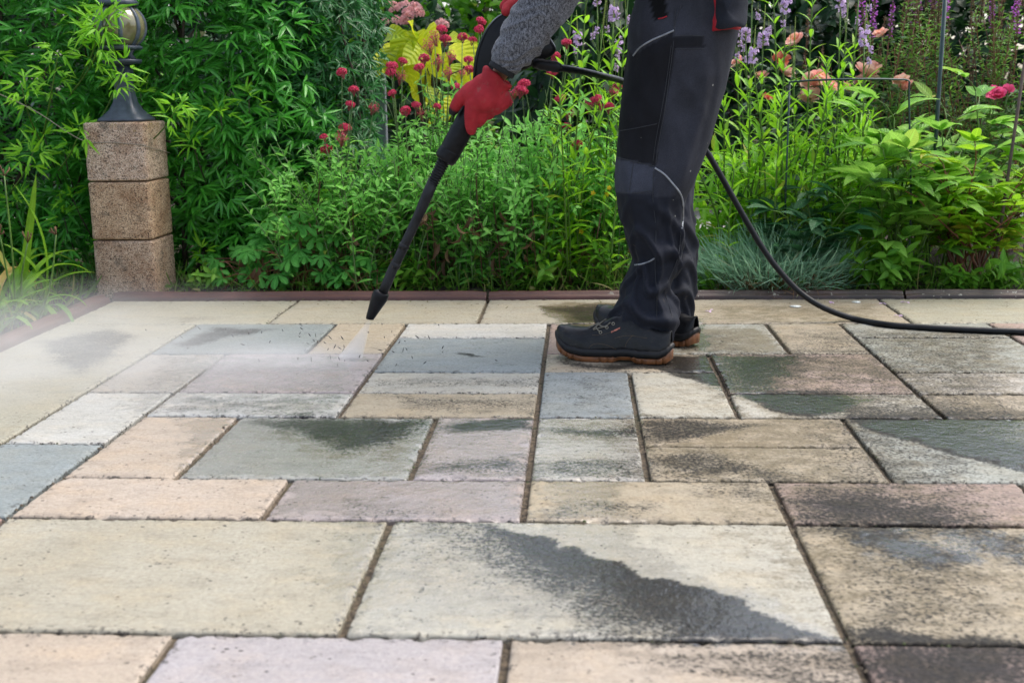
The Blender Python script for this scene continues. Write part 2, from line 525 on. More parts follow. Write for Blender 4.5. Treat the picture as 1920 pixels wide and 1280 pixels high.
def slab_material():
    t = NT("concrete_slab")
    oi = t.n('ObjectInfo')
    w = t.pos()
    rnd = t.n('CombineXYZ'); t.set(rnd.inputs[0], oi.outputs['Random'])
    sh = t.n('VectorMath', operation='MULTIPLY_ADD')
    t.set(sh.inputs[0], rnd.outputs[0]); sh.inputs[1].default_value = (9, 0, 0); t.set(sh.inputs[2], w)
    v = sh.outputs[0]
    base = oi.outputs['Color']
    big = t.noise(v, 5, 4, .6)
    col = t.mix(t.ss(big, .3, .7, 0, .7), base, t.mix(1.0, base, (.80, .76, .68), 'MULTIPLY'))
    warm = t.noise(t.mapping(v, (1, 1.6, 1), loc=(3, 1, 0)), 9, 4, .6)
    col = t.mix(t.ss(warm, .44, .70, 0, .6), col, t.mix(1.0, base, (1.06, .93, .75), 'MULTIPLY'))
    fine = t.noise(v, 130, 5, .7)
    col = t.mix(t.ss(fine, .32, .68, 0, .58), col, t.mix(1.0, base, (.62, .60, .58), 'MULTIPLY'))
    grain = t.noise(v, 420, 3, .6)
    col = t.mix(t.ss(grain, .35, .65, 0, .25), col, t.mix(1.0, base, (1.3, 1.3, 1.3), 'MULTIPLY'))
    # pits: sparse small holes
    vo = t.n('TexVoronoi'); t.set(vo.inputs['Vector'], t.mapping(v, (1, 1.3, 1))); vo.inputs['Scale'].default_value = 70
    n_sz = t.noise(t.mapping(v, loc=(8, 1, 0)), 55, 2, .5)
    gate = t.ss(t.noise(v, 16, 4, .7), .46, .60)
    pit = t.math('MULTIPLY', t.ss(vo.outputs['Distance'], t.ss(n_sz, .3, .7, .03, .16), t.ss(n_sz, .3, .7, .12, .30), 1, 0), gate)
    col = t.mix(t.math('MULTIPLY', pit, .85), col, (.05, .045, .04))
    # dark specks in the open texture
    vs = t.n('TexVoronoi'); t.set(vs.inputs['Vector'], t.mapping(v, (1, 1.2, 1), loc=(2, 2, 0))); vs.inputs['Scale'].default_value = 125
    sk = t.math('MULTIPLY', t.ss(vs.outputs['Distance'], .16, .34, 1, 0), t.ss(t.noise(v, 11, 5, .75), .46, .64))
    col = t.mix(t.math('MULTIPLY', sk, .55), col, t.mix(1.0, base, (.22, .21, .21), 'MULTIPLY'))
    # washed paler arrises, dark crumbs and stains in from the joints
    edg = t.attr("leaf").outputs['Alpha']
    en = t.noise(v, 70, 4, .7)
    col = t.mix(t.math('MULTIPLY', t.ss(edg, .45, .95, 0, .12), t.ss(en, .35, .6)), col, t.mix(1.0, base, (1.25, 1.25, 1.25), 'MULTIPLY'))
    col = t.mix(t.math('MULTIPLY', t.ss(edg, .1, .9), t.ss(en, .53, .63, 0, .9)), col, (.035, .030, .026))
    # weathering blotches of the slab itself, streaked along the row
    st1 = t.noise(t.mapping(v, (1, 2.4, 1), loc=(5, 2, 0)), 12, 6, .72)
    col = t.mix(t.ss(st1, .46, .74, 0, .55), col, t.mix(1.0, base, (.50, .48, .45), 'MULTIPLY'))
    st2 = t.noise(t.mapping(v, (1, 1.4, 1), loc=(1, 8, 0)), 95, 5, .75)
    col = t.mix(t.ss(st2, .56, .70, 0, .55), col, t.mix(1.0, base, (.40, .39, .37), 'MULTIPLY'))
    # dirt film
    a = t.attr("leaf")
    sp = t.n('SeparateColor'); t.set(sp.inputs[0], a.outputs['Color'])
    d, al, wet = sp.outputs
    n1 = t.noise(v, 26, 6, .68)
    n2 = t.noise(v, 150, 4, .65)
    n5 = t.noise(v, 310, 3, .7)
    n3 = t.math('ADD', t.math('MULTIPLY', t.ss(n1, .25, .75), .32), t.math('MULTIPLY', t.ss(t.math('ADD', t.math('MULTIPLY', n2, .75), t.math('MULTIPLY', n5, .25)), .34, .66), .68))
    nb = t.ss(t.noise(t.mapping(v, (1, 1.6, 1), loc=(9, 4, 0)), 15, 5, .7), .25, .75)
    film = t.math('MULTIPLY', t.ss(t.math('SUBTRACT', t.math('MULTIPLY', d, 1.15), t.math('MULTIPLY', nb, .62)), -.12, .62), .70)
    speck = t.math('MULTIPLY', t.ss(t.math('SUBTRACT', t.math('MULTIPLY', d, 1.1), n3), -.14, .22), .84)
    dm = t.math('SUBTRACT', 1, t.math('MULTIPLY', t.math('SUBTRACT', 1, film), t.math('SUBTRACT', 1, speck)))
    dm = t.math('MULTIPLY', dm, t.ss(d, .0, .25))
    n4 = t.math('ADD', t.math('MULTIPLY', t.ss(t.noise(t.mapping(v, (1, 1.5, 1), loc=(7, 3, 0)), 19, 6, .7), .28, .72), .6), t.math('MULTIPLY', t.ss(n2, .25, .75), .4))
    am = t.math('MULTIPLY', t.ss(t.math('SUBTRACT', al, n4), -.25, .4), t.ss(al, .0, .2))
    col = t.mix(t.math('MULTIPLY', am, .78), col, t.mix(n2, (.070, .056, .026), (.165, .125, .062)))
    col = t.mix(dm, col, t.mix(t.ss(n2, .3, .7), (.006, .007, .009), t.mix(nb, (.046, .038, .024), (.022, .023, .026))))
    wm = t.ss(t.math('SUBTRACT', wet, t.math('MULTIPLY', t.ss(n1, .3, .7), .55)), .0, .4)
    col = t.mix(t.math('MULTIPLY', wm, .22), col, t.mix(1.0, col, (.60, .58, .56), 'MULTIPLY'))
    rough = t.math('SUBTRACT', t.ss(fine, .3, .7, .42, .60), t.math('MULTIPLY', wm, .30))
    hgt = t.math('ADD', t.math('MULTIPLY', fine, .55), t.math('MULTIPLY', t.noise(v, 48, 3, .6), .6))
    hgt = t.math('SUBTRACT', hgt, t.math('MULTIPLY', pit, .8))
    nrm = t.bump(hgt, .8, .004)
    t.P(Base_Color=col, Roughness=rough, Normal=nrm)
    t.t.links.new(t.math('SUBTRACT', .34, t.math('MULTIPLY', dm, .24)), t.p.inputs['Specular IOR Level'])
    t.t.links.new(t.math('MULTIPLY', wm, .8), t.p.inputs['Coat Weight'])
    t.p.inputs['Coat Roughness'].default_value = .05
    t.P(Coat_Normal=t.bump(t.math('ADD', t.noise(v, 70, 3, .6), t.math('MULTIPLY', n5, .08)), .5, .004))
    return t.m
M_SLAB = slab_material()
def joint_material():
    t = NT("joint_grit")
    v = t.pos()
    nz = t.noise(v, 90, 6, .7)
    moss = t.noise(v, 6, 3)
    c = t.mix(t.ss(nz, .3, .7), (.018, .014, .010), (.17, .130, .085))
    c = t.mix(t.math('MULTIPLY', t.ss(moss, .5, .7), .4), c, (.04, .05, .015))
    t.P(Base_Color=c, Roughness=.9, Normal=t.bump(nz, .9, .006))
    return t.m
M_JOINT = joint_material()
patio = thing("patio", None, None, (0, 0, 0))
patio["kind"] = "structure"
patio["label"] = "patio of mixed cream, grey and mauve concrete slabs, half washed clean"
COL = {'cream': (.60, .565, .45), 'pale': (.72, .69, .60), 'white': (.80, .80, .76), 'grey': (.41, .46, .475), 'gg': (.55, .565, .50),
       'mauve': (.60, .525, .505), 'lav': (.645, .61, .63), 'peach': (.72, .62, .49), 'tan': (.62, .525, .385), 'pink': (.57, .435, .375),
       'rosy': (.50, .36, .31), 'beige': (.64, .595, .51)}
SL = [
    (-7, -4, 10, 12, 'cream'), (-4, -1, 10, 12, 'cream'), (-1, 2, 10, 12, 'cream'), (2, 5, 10, 12, 'tan'), (5, 8, 10, 12, 'cream'), (8, 11, 10, 12, 'tan'),
    (-7, -5, 4, 10, 'cream'), (-5, -3, 8, 10, 'grey'), (-3, -2, 8, 10, 'peach'), (-2, 0, 9, 10, 'white'), (-2, 0, 7, 9, 'grey'),
    (-2, 0, 6, 7, 'pale'), (-2, 0, 5, 6, 'tan'), (-5, -4, 6, 8, 'beige'), (-4, -2, 6, 8, 'mauve'), (-5, -4, 4, 6, 'white'), (-4, -2, 5, 6, 'white'),
    (-5, -4, 2, 4, 'grey'), (-4, -3, 3, 5, 'peach'), (-3, -1, 3, 5, 'gg'), (-1, 0, 3, 5, 'mauve'), (-4, -2, 2, 3, 'peach'), (-2, 0, 2, 3, 'mauve'),
    (-4, -1, 0, 2, 'cream'), (-1, 2, 0, 2, 'pale'), (2, 5, 0, 2, 'tan'), (-4, -2, -2, 0, 'peach'), (-2, 0, -2, 0, 'lav'), (0, 2, -2, 0, 'peach'), (2, 4, -2, 0, 'rosy'),
    (0, 1, 8, 10, 'pink'), (1, 3, 8, 10, 'gg'), (3, 4, 8, 10, 'tan'), (0, 2, 7, 8, 'peach'), (0, 1, 5, 7, 'grey'), (1, 2, 5, 7, 'pale'),
    (2, 4, 6, 8, 'pink'), (2, 4, 5, 6, 'pale'), (0, 1, 3, 5, 'pale'), (1, 3, 4, 5, 'tan'), (1, 3, 3, 4, 'tan'), (3, 5, 3, 5, 'gg'),
    (0, 2, 2, 3, 'tan'), (2, 4, 2, 3, 'pink'), (4, 6, 9, 10, 'gg'), (4, 6, 7, 9, 'gg'), (4, 6, 6, 7, 'pale'), (4, 6, 5, 6, 'tan'), (6, 8, 8, 10, 'pink'),
    (4, 6, 2, 3, 'peach'), (5, 7, 3, 5, 'cream'), (-5, -4, 0, 2, 'rosy'),
]
occ = set()
for k0, k1, n0, n1, c in SL:
    for k in range(k0, k1):
        for n in range(n0, n1):
            occ.add((k, n))
prng = np.random.default_rng(5)
for n in range(11, -7, -1):
    for k in range(-7, 13):
        if (k, n) in occ:
            continue
        w = 1
        while w < 3 and (k + w, n) not in occ and k + w < 13:
            w += 1
        hgt = 2 if n - 1 >= -7 and all((k + q, n - 1) not in occ for q in range(w)) else 1
        for q in range(w):
            for r in range(hgt):
                occ.add((k + q, n - r))
        SL.append((k, k + w, n - hgt + 1, n + 1, ['cream', 'tan', 'grey', 'peach', 'pale', 'mauve'][prng.integers(6)]))
JW = .0054
def slab(k0, k1, n0, n1, cname):
    x0, x1, y0, y1 = kx(k0) + JW, kx(k1) - JW, ny(n0) + JW * .9, ny(n1) - JW * .9
    near = y0 < 3.9 and x1 > -1.7 and x0 < 1.7 and y1 > .9
    st = .009 if near else .06
    def axis(a, b):
        e = np.array([0, .0012, .003, .006])
        inner = np.arange(a + .006 + st, b - .006 - st * .5, st)
        return np.concatenate([a + e, inner, b - e[::-1]])
    X, Y = axis(x0, x1), axis(y0, y1)
    gxx, gyy = np.meshgrid(X, Y, indexing='ij')
    ed = np.minimum(np.minimum(gxx - x0, x1 - gxx), np.minimum(gyy - y0, y1 - gyy))
    r = .0036
    drop = np.where(ed < r, r - np.sqrt(np.maximum(0, r * r - (r - ed) ** 2)), 0) * .8
    rg = np.random.default_rng(abs(k0 * 131 + n0 * 17 + k1 * 7 + n1) + 3)
    tilt = rg.normal(0, .0016, 2)
    zz = rg.normal(0, .0006) - drop + tilt[0] * (gxx - (x0 + x1) / 2) + tilt[1] * (gyy - (y0 + y1) / 2)
    # worn, slightly ragged arrises
    wob = np.array([[mnoise.noise(Vector((x * 40, y * 40, 3.3))) for y in Y] for x in X]) if near else 0
    chip = np.array([[max(0, mnoise.noise(Vector((x * 75, y * 75, 9.1))) - .18) for y in Y] for x in X]) if near else 0
    zz = zz + wob * .0007 - (ed < .004) * np.maximum(0, wob) * .0035 - np.clip(1 - ed / .011, 0, 1) * chip * .016
    nx_, ny_ = gxx.shape
    v = np.stack([gxx, gyy, zz], -1).reshape(-1, 3)
    idx = np.arange(nx_ * ny_).reshape(nx_, ny_)
    f = np.stack([idx[:-1, :-1], idx[1:, :-1], idx[1:, 1:], idx[:-1, 1:]], -1).reshape(-1, 4)
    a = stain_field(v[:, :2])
    a[:, 3] = np.clip(1 - ed.reshape(-1) / .022, 0, 1)
    loop = np.concatenate([idx[:, 0], idx[-1, 1:], idx[-2::-1, -1], idx[0, -2:0:-1]])
    low = v[loop].copy()
    low[:, 2] = -.045
    b = Buf()
    b.add(v, f, a)
    m_ = len(loop)
    sv = np.vstack([v[loop], low])
    sf = [(i, i + m_, (i + 1) % m_ + m_, (i + 1) % m_) for i in range(m_)]
    b.add(sv, sf, np.vstack([a[loop], a[loop]]))
    ctr = Vector(((x0 + x1) / 2, (y0 + y1) / 2, 0))
    o = link("paving_slab", b.mesh("paving_slab", ctr), M_SLAB, patio, None, ctr)
    c = np.array(COL[cname]) * rg.uniform(.94, 1.06) * np.array([rg.uniform(.98, 1.02), 1, rg.uniform(.96, 1.04)])
    o.color = (*np.clip(c * .59, 0, 1), 1)
    return o
for s in SL:
    slab(*s)
b = Buf()
jx = np.arange(kx(-7) - .02, kx(13), .05); jy = np.arange(ny(-7), ny(12) + .03, .05)
g = np.array([[(x, y, -.010 + .002 * mnoise.noise(Vector((x * 20, y * 20, 0)))) for y in jy] for x in jx])
i_ = np.arange(g.shape[0] * g.shape[1]).reshape(g.shape[:2])
b.add(g.reshape(-1, 3), np.stack([i_[:-1, :-1], i_[1:, :-1], i_[1:, 1:], i_[:-1, 1:]], -1).reshape(-1, 4))
b.build("joint_sand", M_JOINT, patio)
# grit and moss crumbs lying in and beside the joints
gr = np.random.default_rng(17)
b = Buf()
edges = []
for k0, k1, n0, n1, c in SL:
    if ny(n1) > .9 and kx(k1) > -1.6 and kx(k0) < 1.6:
        edges += [((kx(k0), ny(n0)), (kx(k0), ny(n1)), 1.0), ((kx(k0), ny(n0)), (kx(k1), ny(n0)), .6)]
pp, rr_ = [], []
for (xa, ya), (xb, yb), dens in edges:
    m_ = int(np.hypot(xb - xa, yb - ya) * 170 * dens)
    s_ = gr.random(m_)
    off = gr.normal(0, .0034, (m_, 2))
    q = np.stack([xa + (xb - xa) * s_, ya + (yb - ya) * s_], 1) + off
    keep = np.array([mnoise.noise(Vector((x * 9, y * 9, 2))) > -.15 for x, y in q]) if m_ else np.zeros(0, bool)
    q = q[keep]
    pp.append(q); rr_.append(gr.uniform(.0005, .0010, len(q)) * np.exp(gr.normal(.25, .45, len(q))))
pp, rr_ = np.concatenate(pp), np.concatenate(rr_)
m_ = len(pp)
o6 = np.array([(1, 0, 0), (0, 1, 0), (-1, 0, 0), (0, -1, 0), (0, 0, 1), (0, 0, -1)], float)
fq = np.array([(0, 1, 4, 4), (1, 2, 4, 4), (2, 3, 4, 4), (3, 0, 4, 4)])
o9 = np.array([(math.cos(q), math.sin(q), 0) for q in np.arange(8) * math.pi / 4] + [(math.cos(q) * .6, math.sin(q) * .6, .8) for q in np.arange(8) * math.pi / 4] + [(0, 0, 1)])
fq = [(i, (i + 1) % 8, 8 + (i + 1) % 8, 8 + i) for i in range(8)] + [(16, 8 + i, 8 + (i + 1) % 8, 8 + (i + 2) % 8) for i in range(0, 8, 2)]
vv = o9[None] * rr_[:, None, None] * gr.uniform(.6, 1.3, (m_, 1, 3)) + np.stack([pp[:, 0], pp[:, 1], gr.uniform(-.006, .0, m_)], 1)[:, None]
ff = (np.array(fq)[None] + (np.arange(m_) * 17)[:, None, None]).reshape(-1, 4)
aa = np.zeros((m_, 17, 4)); aa[:, :, 0] = gr.random((m_, 1))
b.add(vv.reshape(-1, 3), ff, aa.reshape(-1, 4))
def grit_material():
    t = NT("grit_and_moss")
    a = t.n('SeparateColor'); t.set(a.inputs[0], t.attr("leaf").outputs['Color'])
    c = t.mix(t.ss(a.outputs[0], 0, .8), (.025, .020, .015), (.12, .095, .065))
    c = t.mix(t.math('GREATER_THAN', a.outputs[0], .82), c, (.05, .065, .02))
    t.P(Base_Color=c, Roughness=.9)
    return t.m
o = b.build("joint_grit", grit_material(), patio)
o["kind"] = "stuff"

# ------------------------------------------------------------------ ground, path
def soil_material():
    t = NT("soil")
    v = t.pos()
    a_, b_ = t.noise(v, 14, 6, .7), t.noise(v, 110, 4, .7)
    c = t.mix(t.ss(a_, .3, .7), (.020, .014, .009), (.060, .042, .026))
    c = t.mix(t.ss(b_, .5, .75, 0, .7), c, (.12, .085, .05))
    t.P(Base_Color=c, Roughness=.9, Normal=t.bump(t.math('ADD', a_, b_), .9, .02))
    return t.m
M_SOIL = soil_material()
b = Buf()
gs = np.concatenate([np.linspace(-80, -4, 14), np.linspace(-3.6, 4.4, 60), np.linspace(5, 80, 14)])
gy = np.concatenate([np.linspace(-60, 0, 8), np.linspace(.6, 7, 70), np.linspace(8, 160, 14)])
def soil_z(x, y):
    inb = (y > ny(12) + .03) or (x < kx(-7) - .05)
    return (.004 + .012 * mnoise.noise(Vector((x * 5, y * 5, 1))) + .006 * mnoise.noise(Vector((x * 21, y * 21, 4)))) if inb else -.055
g = np.array([[(x, y, soil_z(x, y)) for y in gy] for x in gs])
i_ = np.arange(g.shape[0] * g.shape[1]).reshape(g.shape[:2])
b.add(g.reshape(-1, 3), np.stack([i_[:-1, :-1], i_[1:, :-1], i_[1:, 1:], i_[:-1, 1:]], -1).reshape(-1, 4))
o = b.build("ground", M_SOIL)
tag(o, "dark soil of the flower bed", kind="structure")
b = Buf()
px_, py_ = np.linspace(-5, 5, 60), np.linspace(5.35, 6.35, 8)
g = np.array([[(x, y, .035 + .004 * mnoise.noise(Vector((x * 9, y * 9, 4)))) for y in py_] for x in px_])
i_ = np.arange(g.shape[0] * g.shape[1]).reshape(g.shape[:2])
b.add(g.reshape(-1, 3), np.stack([i_[:-1, :-1], i_[1:, :-1], i_[1:, 1:], i_[:-1, 1:]], -1).reshape(-1, 4))
o = b.build("path", mat_plain("pale_gravel", (.36, .35, .32), .8, .3, 60, .5))
tag(o, "pale gravel path behind the flower bed", kind="structure")

# ------------------------------------------------------------------ edging kerbs
def edging_material():
    t = NT("edging_red")
    v = t.pos()
    n1, n2 = t.noise(v, 9, 5, .65), t.noise(v, 140, 4, .7)
    c = t.mix(t.ss(n1, .3, .7), (.065, .024, .019), (.115, .046, .036))
    c = t.mix(t.ss(n2, .5, .75, 0, .5), c, (.05, .035, .03))
    px__ = t.n('SeparateXYZ'); t.set(px__.inputs[0], v)
    grime = t.math('MULTIPLY', t.ss(px__.outputs[0], -.05, .5), t.ss(n1, .25, .6, .35, .95))
    c = t.mix(grime, c, (.028, .022, .018))
    lich = t.math('MULTIPLY', t.ss(t.noise(v, 55, 3, .6), .64, .70), t.ss(px__.outputs[0], -.1, .3))
    c = t.mix(lich, c, (.30, .29, .24))
    t.P(Base_Color=c, Roughness=t.ss(n1, .3, .7, .35, .6), Normal=t.bump(n2, .4, .003))
    return t.m
M_EDGE = edging_material()
def kerb(p0, p1, label):
    """edging strip with a rounded top from p0 to p1; it stands away from the patio on the left of its run"""
    p0, p1 = np.array(p0), np.array(p1)
    d = (p1 - p0) / np.linalg.norm(p1 - p0)
    s = np.array([-d[1], d[0]])
    sec = [(0, -.06), (0, .004), (.003, .010), (.009, .012), (.013, .013), (.016, .019), (.020, .0225), (.028, .0235), (.035, .0225), (.039, .018), (.040, .010), (.040, -.06)]
    nst = max(2, int(np.linalg.norm(p1 - p0) / .04))
    R = []
    for i in range(nst + 1):
        q = p0 + (p1 - p0) * i / nst
        w = mnoise.noise(Vector((q[0] * 3, q[1] * 3, 8))) * .0025
        end = .003 if i in (0, nst) else 0
        R.append([(q[0] + s[0] * (u + w), q[1] + s[1] * (u + w), z + w * .6 - (end if z > 0 else 0)) for u, z in sec])
    b = Buf()
    rings(b, R, True)
    o = b.build("edging_kerb", M_EDGE, None, True, None, (p0[0], p0[1], 0))
    md = o.modifiers.new("es", 'EDGE_SPLIT'); md.split_angle = math.radians(50)
    tag(o, label, "kerb", "edging kerbs round the patio")
YE = ny(12) + .006
kerb((kx(-7) - .004, YE), (-.30, YE), "brick red edging kerb between the stone pillar and the spray lance")
kerb((-.292, YE), (1.02, YE), "edging kerb with pale lichen specks just behind the worker's boots")
kerb((1.028, YE), (3.2, YE), "edging kerb at the far right where the hose lies on the patio")
kerb((kx(-7) - .006, ny(-7)), (kx(-7) - .006, YE - .004), "brick red edging kerb along the left side by the strap leaved plant, veiled in mist")

dr = np.random.default_rng(44)
b = Buf()
n = 150
X_ = dr.uniform(-1.5, 2.2, n); Yd = ny(12) - np.abs(dr.normal(0, .07, n))
an = dr.uniform(0, 6.28, n)
leaves(b, np.stack([X_, Yd, np.full(n, .002)], 1), np.stack([np.cos(an), np.sin(an), dr.uniform(0, .25, n)], 1), (0, 0, 1), dr.uniform(.004, .017, n), dr.uniform(.002, .007, n), 'ovate', 4, dr.uniform(-.6, .8, n), .3, dr.random(n), dr.random(n) * .5)
n = 60
X_ = dr.uniform(-1.4, 1.6, n); Yd = dr.uniform(1.3, 3.6, n); an = dr.uniform(0, 6.28, n)
leaves(b, np.stack([X_, Yd, np.full(n, .002)], 1), np.stack([np.cos(an), np.sin(an), dr.uniform(0, .2, n)], 1), (0, 0, 1), dr.uniform(.003, .008, n), dr.uniform(.0015, .004, n), 'ovate', 3, dr.uniform(-.6, .8, n), .3, dr.random(n), dr.random(n) * .5)
tag(b.build("leaf_litter", mat_leaf("litter", (.05, .032, .016), (.17, .11, .05), (.10, .14, .03), .1, .7, .1)), "bits of dry leaf and soil washed along the kerb", "litter", None, "stuff")
# ================================================================== pillar and lamp
def pillar_material():
    t = NT("washed_aggregate")
    v = t.obj()
    oi = t.n('ObjectInfo')
    vo = t.n('TexVoronoi'); t.set(vo.inputs['Vector'], v); vo.inputs['Scale'].default_value = 290
    cr = t.n('SeparateColor'); t.set(cr.inputs[0], vo.outputs['Color'])
    c = t.mix(cr.outputs[0], (.56, .40, .285), (.82, .68, .55))
    c = t.mix(t.math('GREATER_THAN', cr.outputs[1], .86), c, (.10, .075, .06))
    c = t.mix(t.ss(vo.outputs['Distance'], .35, .62, 0, .6), c, (.18, .125, .085))
    c = t.mix(1.0, c, oi.outputs['Color'], 'MULTIPLY')
    big = t.noise(v, 10, 5, .7)
    c = t.mix(t.ss(big, .42, .68, 0, .75), c, t.mix(1.0, c, (.55, .42, .32), 'MULTIPLY'))
    g = t.noise(t.mapping(v, loc=(4, 2, 0)), 12, 5, .7)
    c = t.mix(t.ss(g, .54, .70, 0, .7), c, (.07, .065, .05))
    xyz = t.n('SeparateXYZ'); t.set(xyz.inputs[0], v)
    lich = t.math('MULTIPLY', t.ss(t.noise(v, 42, 4, .7), .60, .66), t.ss(t.attr("leaf").outputs['Alpha'], .5, 1))
    c = t.mix(t.math('MULTIPLY', lich, .8), c, (.33, .22, .03))
    t.P(Base_Color=c, Roughness=.85, Normal=t.bump(t.math('SUBTRACT', 1, vo.outputs['Distance']), .7, .003))
    return t.m
M_PIL = pillar_material()
PX, PY, PW = ground(187, 560).x - .016, ny(12) + .050, .205
pil = thing("stone_pillar", "square tan pebble dash stone pillar of three blocks carrying the lamp", "pillar", (PX + PW / 2, PY + PW / 2, 0))
ph = at(240, 228, PY).z / 3
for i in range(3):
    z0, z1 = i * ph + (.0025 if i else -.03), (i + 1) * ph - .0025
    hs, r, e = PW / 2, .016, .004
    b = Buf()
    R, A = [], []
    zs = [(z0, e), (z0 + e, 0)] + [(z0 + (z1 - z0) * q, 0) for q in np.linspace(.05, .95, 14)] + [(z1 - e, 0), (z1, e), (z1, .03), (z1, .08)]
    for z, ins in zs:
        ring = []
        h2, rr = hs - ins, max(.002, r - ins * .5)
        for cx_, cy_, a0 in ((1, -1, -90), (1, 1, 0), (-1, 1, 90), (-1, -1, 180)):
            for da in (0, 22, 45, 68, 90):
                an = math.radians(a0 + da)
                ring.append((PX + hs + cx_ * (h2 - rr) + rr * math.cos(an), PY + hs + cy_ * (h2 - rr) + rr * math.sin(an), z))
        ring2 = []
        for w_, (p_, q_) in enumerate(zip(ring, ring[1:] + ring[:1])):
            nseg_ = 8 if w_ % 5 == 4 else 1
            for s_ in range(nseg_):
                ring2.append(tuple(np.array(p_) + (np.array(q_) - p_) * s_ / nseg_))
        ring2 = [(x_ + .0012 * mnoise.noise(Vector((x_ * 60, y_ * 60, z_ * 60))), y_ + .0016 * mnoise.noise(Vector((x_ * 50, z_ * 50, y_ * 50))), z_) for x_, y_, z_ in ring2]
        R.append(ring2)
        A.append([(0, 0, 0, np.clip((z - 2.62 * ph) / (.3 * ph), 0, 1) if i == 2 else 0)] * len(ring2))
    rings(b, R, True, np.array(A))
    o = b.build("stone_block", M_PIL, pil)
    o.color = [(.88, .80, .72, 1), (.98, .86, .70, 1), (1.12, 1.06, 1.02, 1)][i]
M_IRON = mat_plain("slate_blue_iron", (.045, .058, .080), .42, .3, 40, .25)
M_IRON2 = mat_plain("grey_iron_ribs", (.08, .10, .13), .4, .3, 40, .2)
def glass_mat():
    t = NT("smoked_lamp_glass")
    n_ = t.noise(t.obj(), 16, 4)
    t.P(Base_Color=t.mix(t.ss(n_, .35, .65), (.14, .125, .055), (.27, .25, .14)), Roughness=.16)
    t.p.inputs['Coat Weight'].default_value = .6
    return t.m
LX, LY = at(236, 200, PY + PW / 2).x, PY + PW / 2
zt = 3 * ph
def lz(y): return at(236, y, LY).z
lamp = thing("garden_lamp", "slate blue iron garden lamp with a ribbed glass globe on the stone pillar", "lamp", (LX, LY, zt))
def square_lathe(prof, rot=0.0, sides=4, rnd=.12):
    R = []
    for r_, z in prof:
        ring = []
        for i in range(32):
            an = 2 * math.pi * i / 32 + rot
            if sides == 4:
                c_, s_ = math.cos(an), math.sin(an)
                k = (abs(c_) ** 7 + abs(s_) ** 7) ** (-1 / 7)
            else:
                k = 1
            ring.append((LX + r_ * k * math.cos(an), LY + r_ * k * math.sin(an), z))
        R.append(ring)
    b = Buf(); rings(b, R, True)
    return b
mpx = (LY + .1) / F_PX * 1.0
zb = zt
square_lathe([(.078, zb), (.078, zb + .006), (.072, zb + .012), (.062, zb + .02), (.046, zb + .036), (.034, zb + .06), (.027, zb + .095), (.025, zb + .125), (.028, lz(125))]).build("base", M_IRON, lamp)
square_lathe([(.030, lz(126)), (.030, lz(121)), (.058, lz(120)), (.062, lz(115)), (.060, lz(112)), (.030, lz(110))], 0, 8).build("lower_collar", M_IRON, lamp)
square_lathe([(.052, lz(95)), (.066, lz(93)), (.068, lz(89)), (.062, lz(86)), (.04, lz(85))], 0, 8).build("upper_collar", M_IRON, lamp)
for k in range(4):
    an = math.radians(45 + 90 * k + 20)
    b = Buf(); tube(b, [(LX + .045 * math.cos(an), LY + .045 * math.sin(an), lz(112)), (LX + .036 * math.cos(an), LY + .036 * math.sin(an), lz(102)), (LX + .045 * math.cos(an), LY + .045 * math.sin(an), lz(91))], [.012, .009, .012], 8)
    b.build("post", M_IRON, lamp)
zc, rz = (lz(88) + lz(12)) / 2, (lz(12) - lz(88)) / 2
gp = [(.080 * math.sqrt(max(.0, 1 - (q * .84) ** 2)), zc + q * rz) for q in np.linspace(-1, 1, 20)]
globe = square_lathe(gp, 0, 8).build("globe", glass_mat(), lamp)
for k in range(8):
    an = math.radians(22 + 45 * k)
    b = Buf()
    R = []
    for r_, z in gp:
        c_, s_ = math.cos(an), math.sin(an)
        tx, ty = -s_, c_
        R.append([(LX + (r_ + d_) * c_ + w_ * tx, LY + (r_ + d_) * s_ + w_ * ty, z) for d_, w_ in ((-.004, -.007), (.004, -.006), (.006, 0), (.004, .006), (-.004, .007), (-.005, 0))])
    rings(b, R, True)
    b.build("rib", M_IRON2, lamp)
square_lathe([(.04, lz(13)), (.062, lz(12)), (.066, lz(6)), (.060, lz(2)), (.050, lz(-12)), (.03, lz(-28)), (.012, lz(-36)), (.010, lz(-44)), (.014, lz(-48)), (.002, lz(-54))], 0, 8).build("cap", M_IRON, lamp)
# twine round the top block
b = Buf()
hs = PW / 2 + .003
cx_, cy_ = PX + PW / 2, PY + PW / 2
tw = [at(-40, 160, PY - .02), at(60, 205, PY - .02), (cx_ - hs, cy_ - hs, at(190, 262, PY).z), (cx_, cy_ - hs - .001, at(230, 267, PY).z), (cx_ + hs - .012, cy_ - hs, at(275, 272, PY).z), (cx_ + hs, cy_ - hs + .014, at(280, 276, PY).z), (cx_ + hs, cy_ + hs, at(310, 290, PY + .1).z)]
tube(b, spline(tw, 60), .0016, 5)
tag(b.build("twine", mat_plain("sisal_twine", (.30, .25, .19), .8, .2, 200), None, True, None, (cx_, cy_ - hs, .5)), "thin pale twine tied across the top block of the stone pillar", "twine")

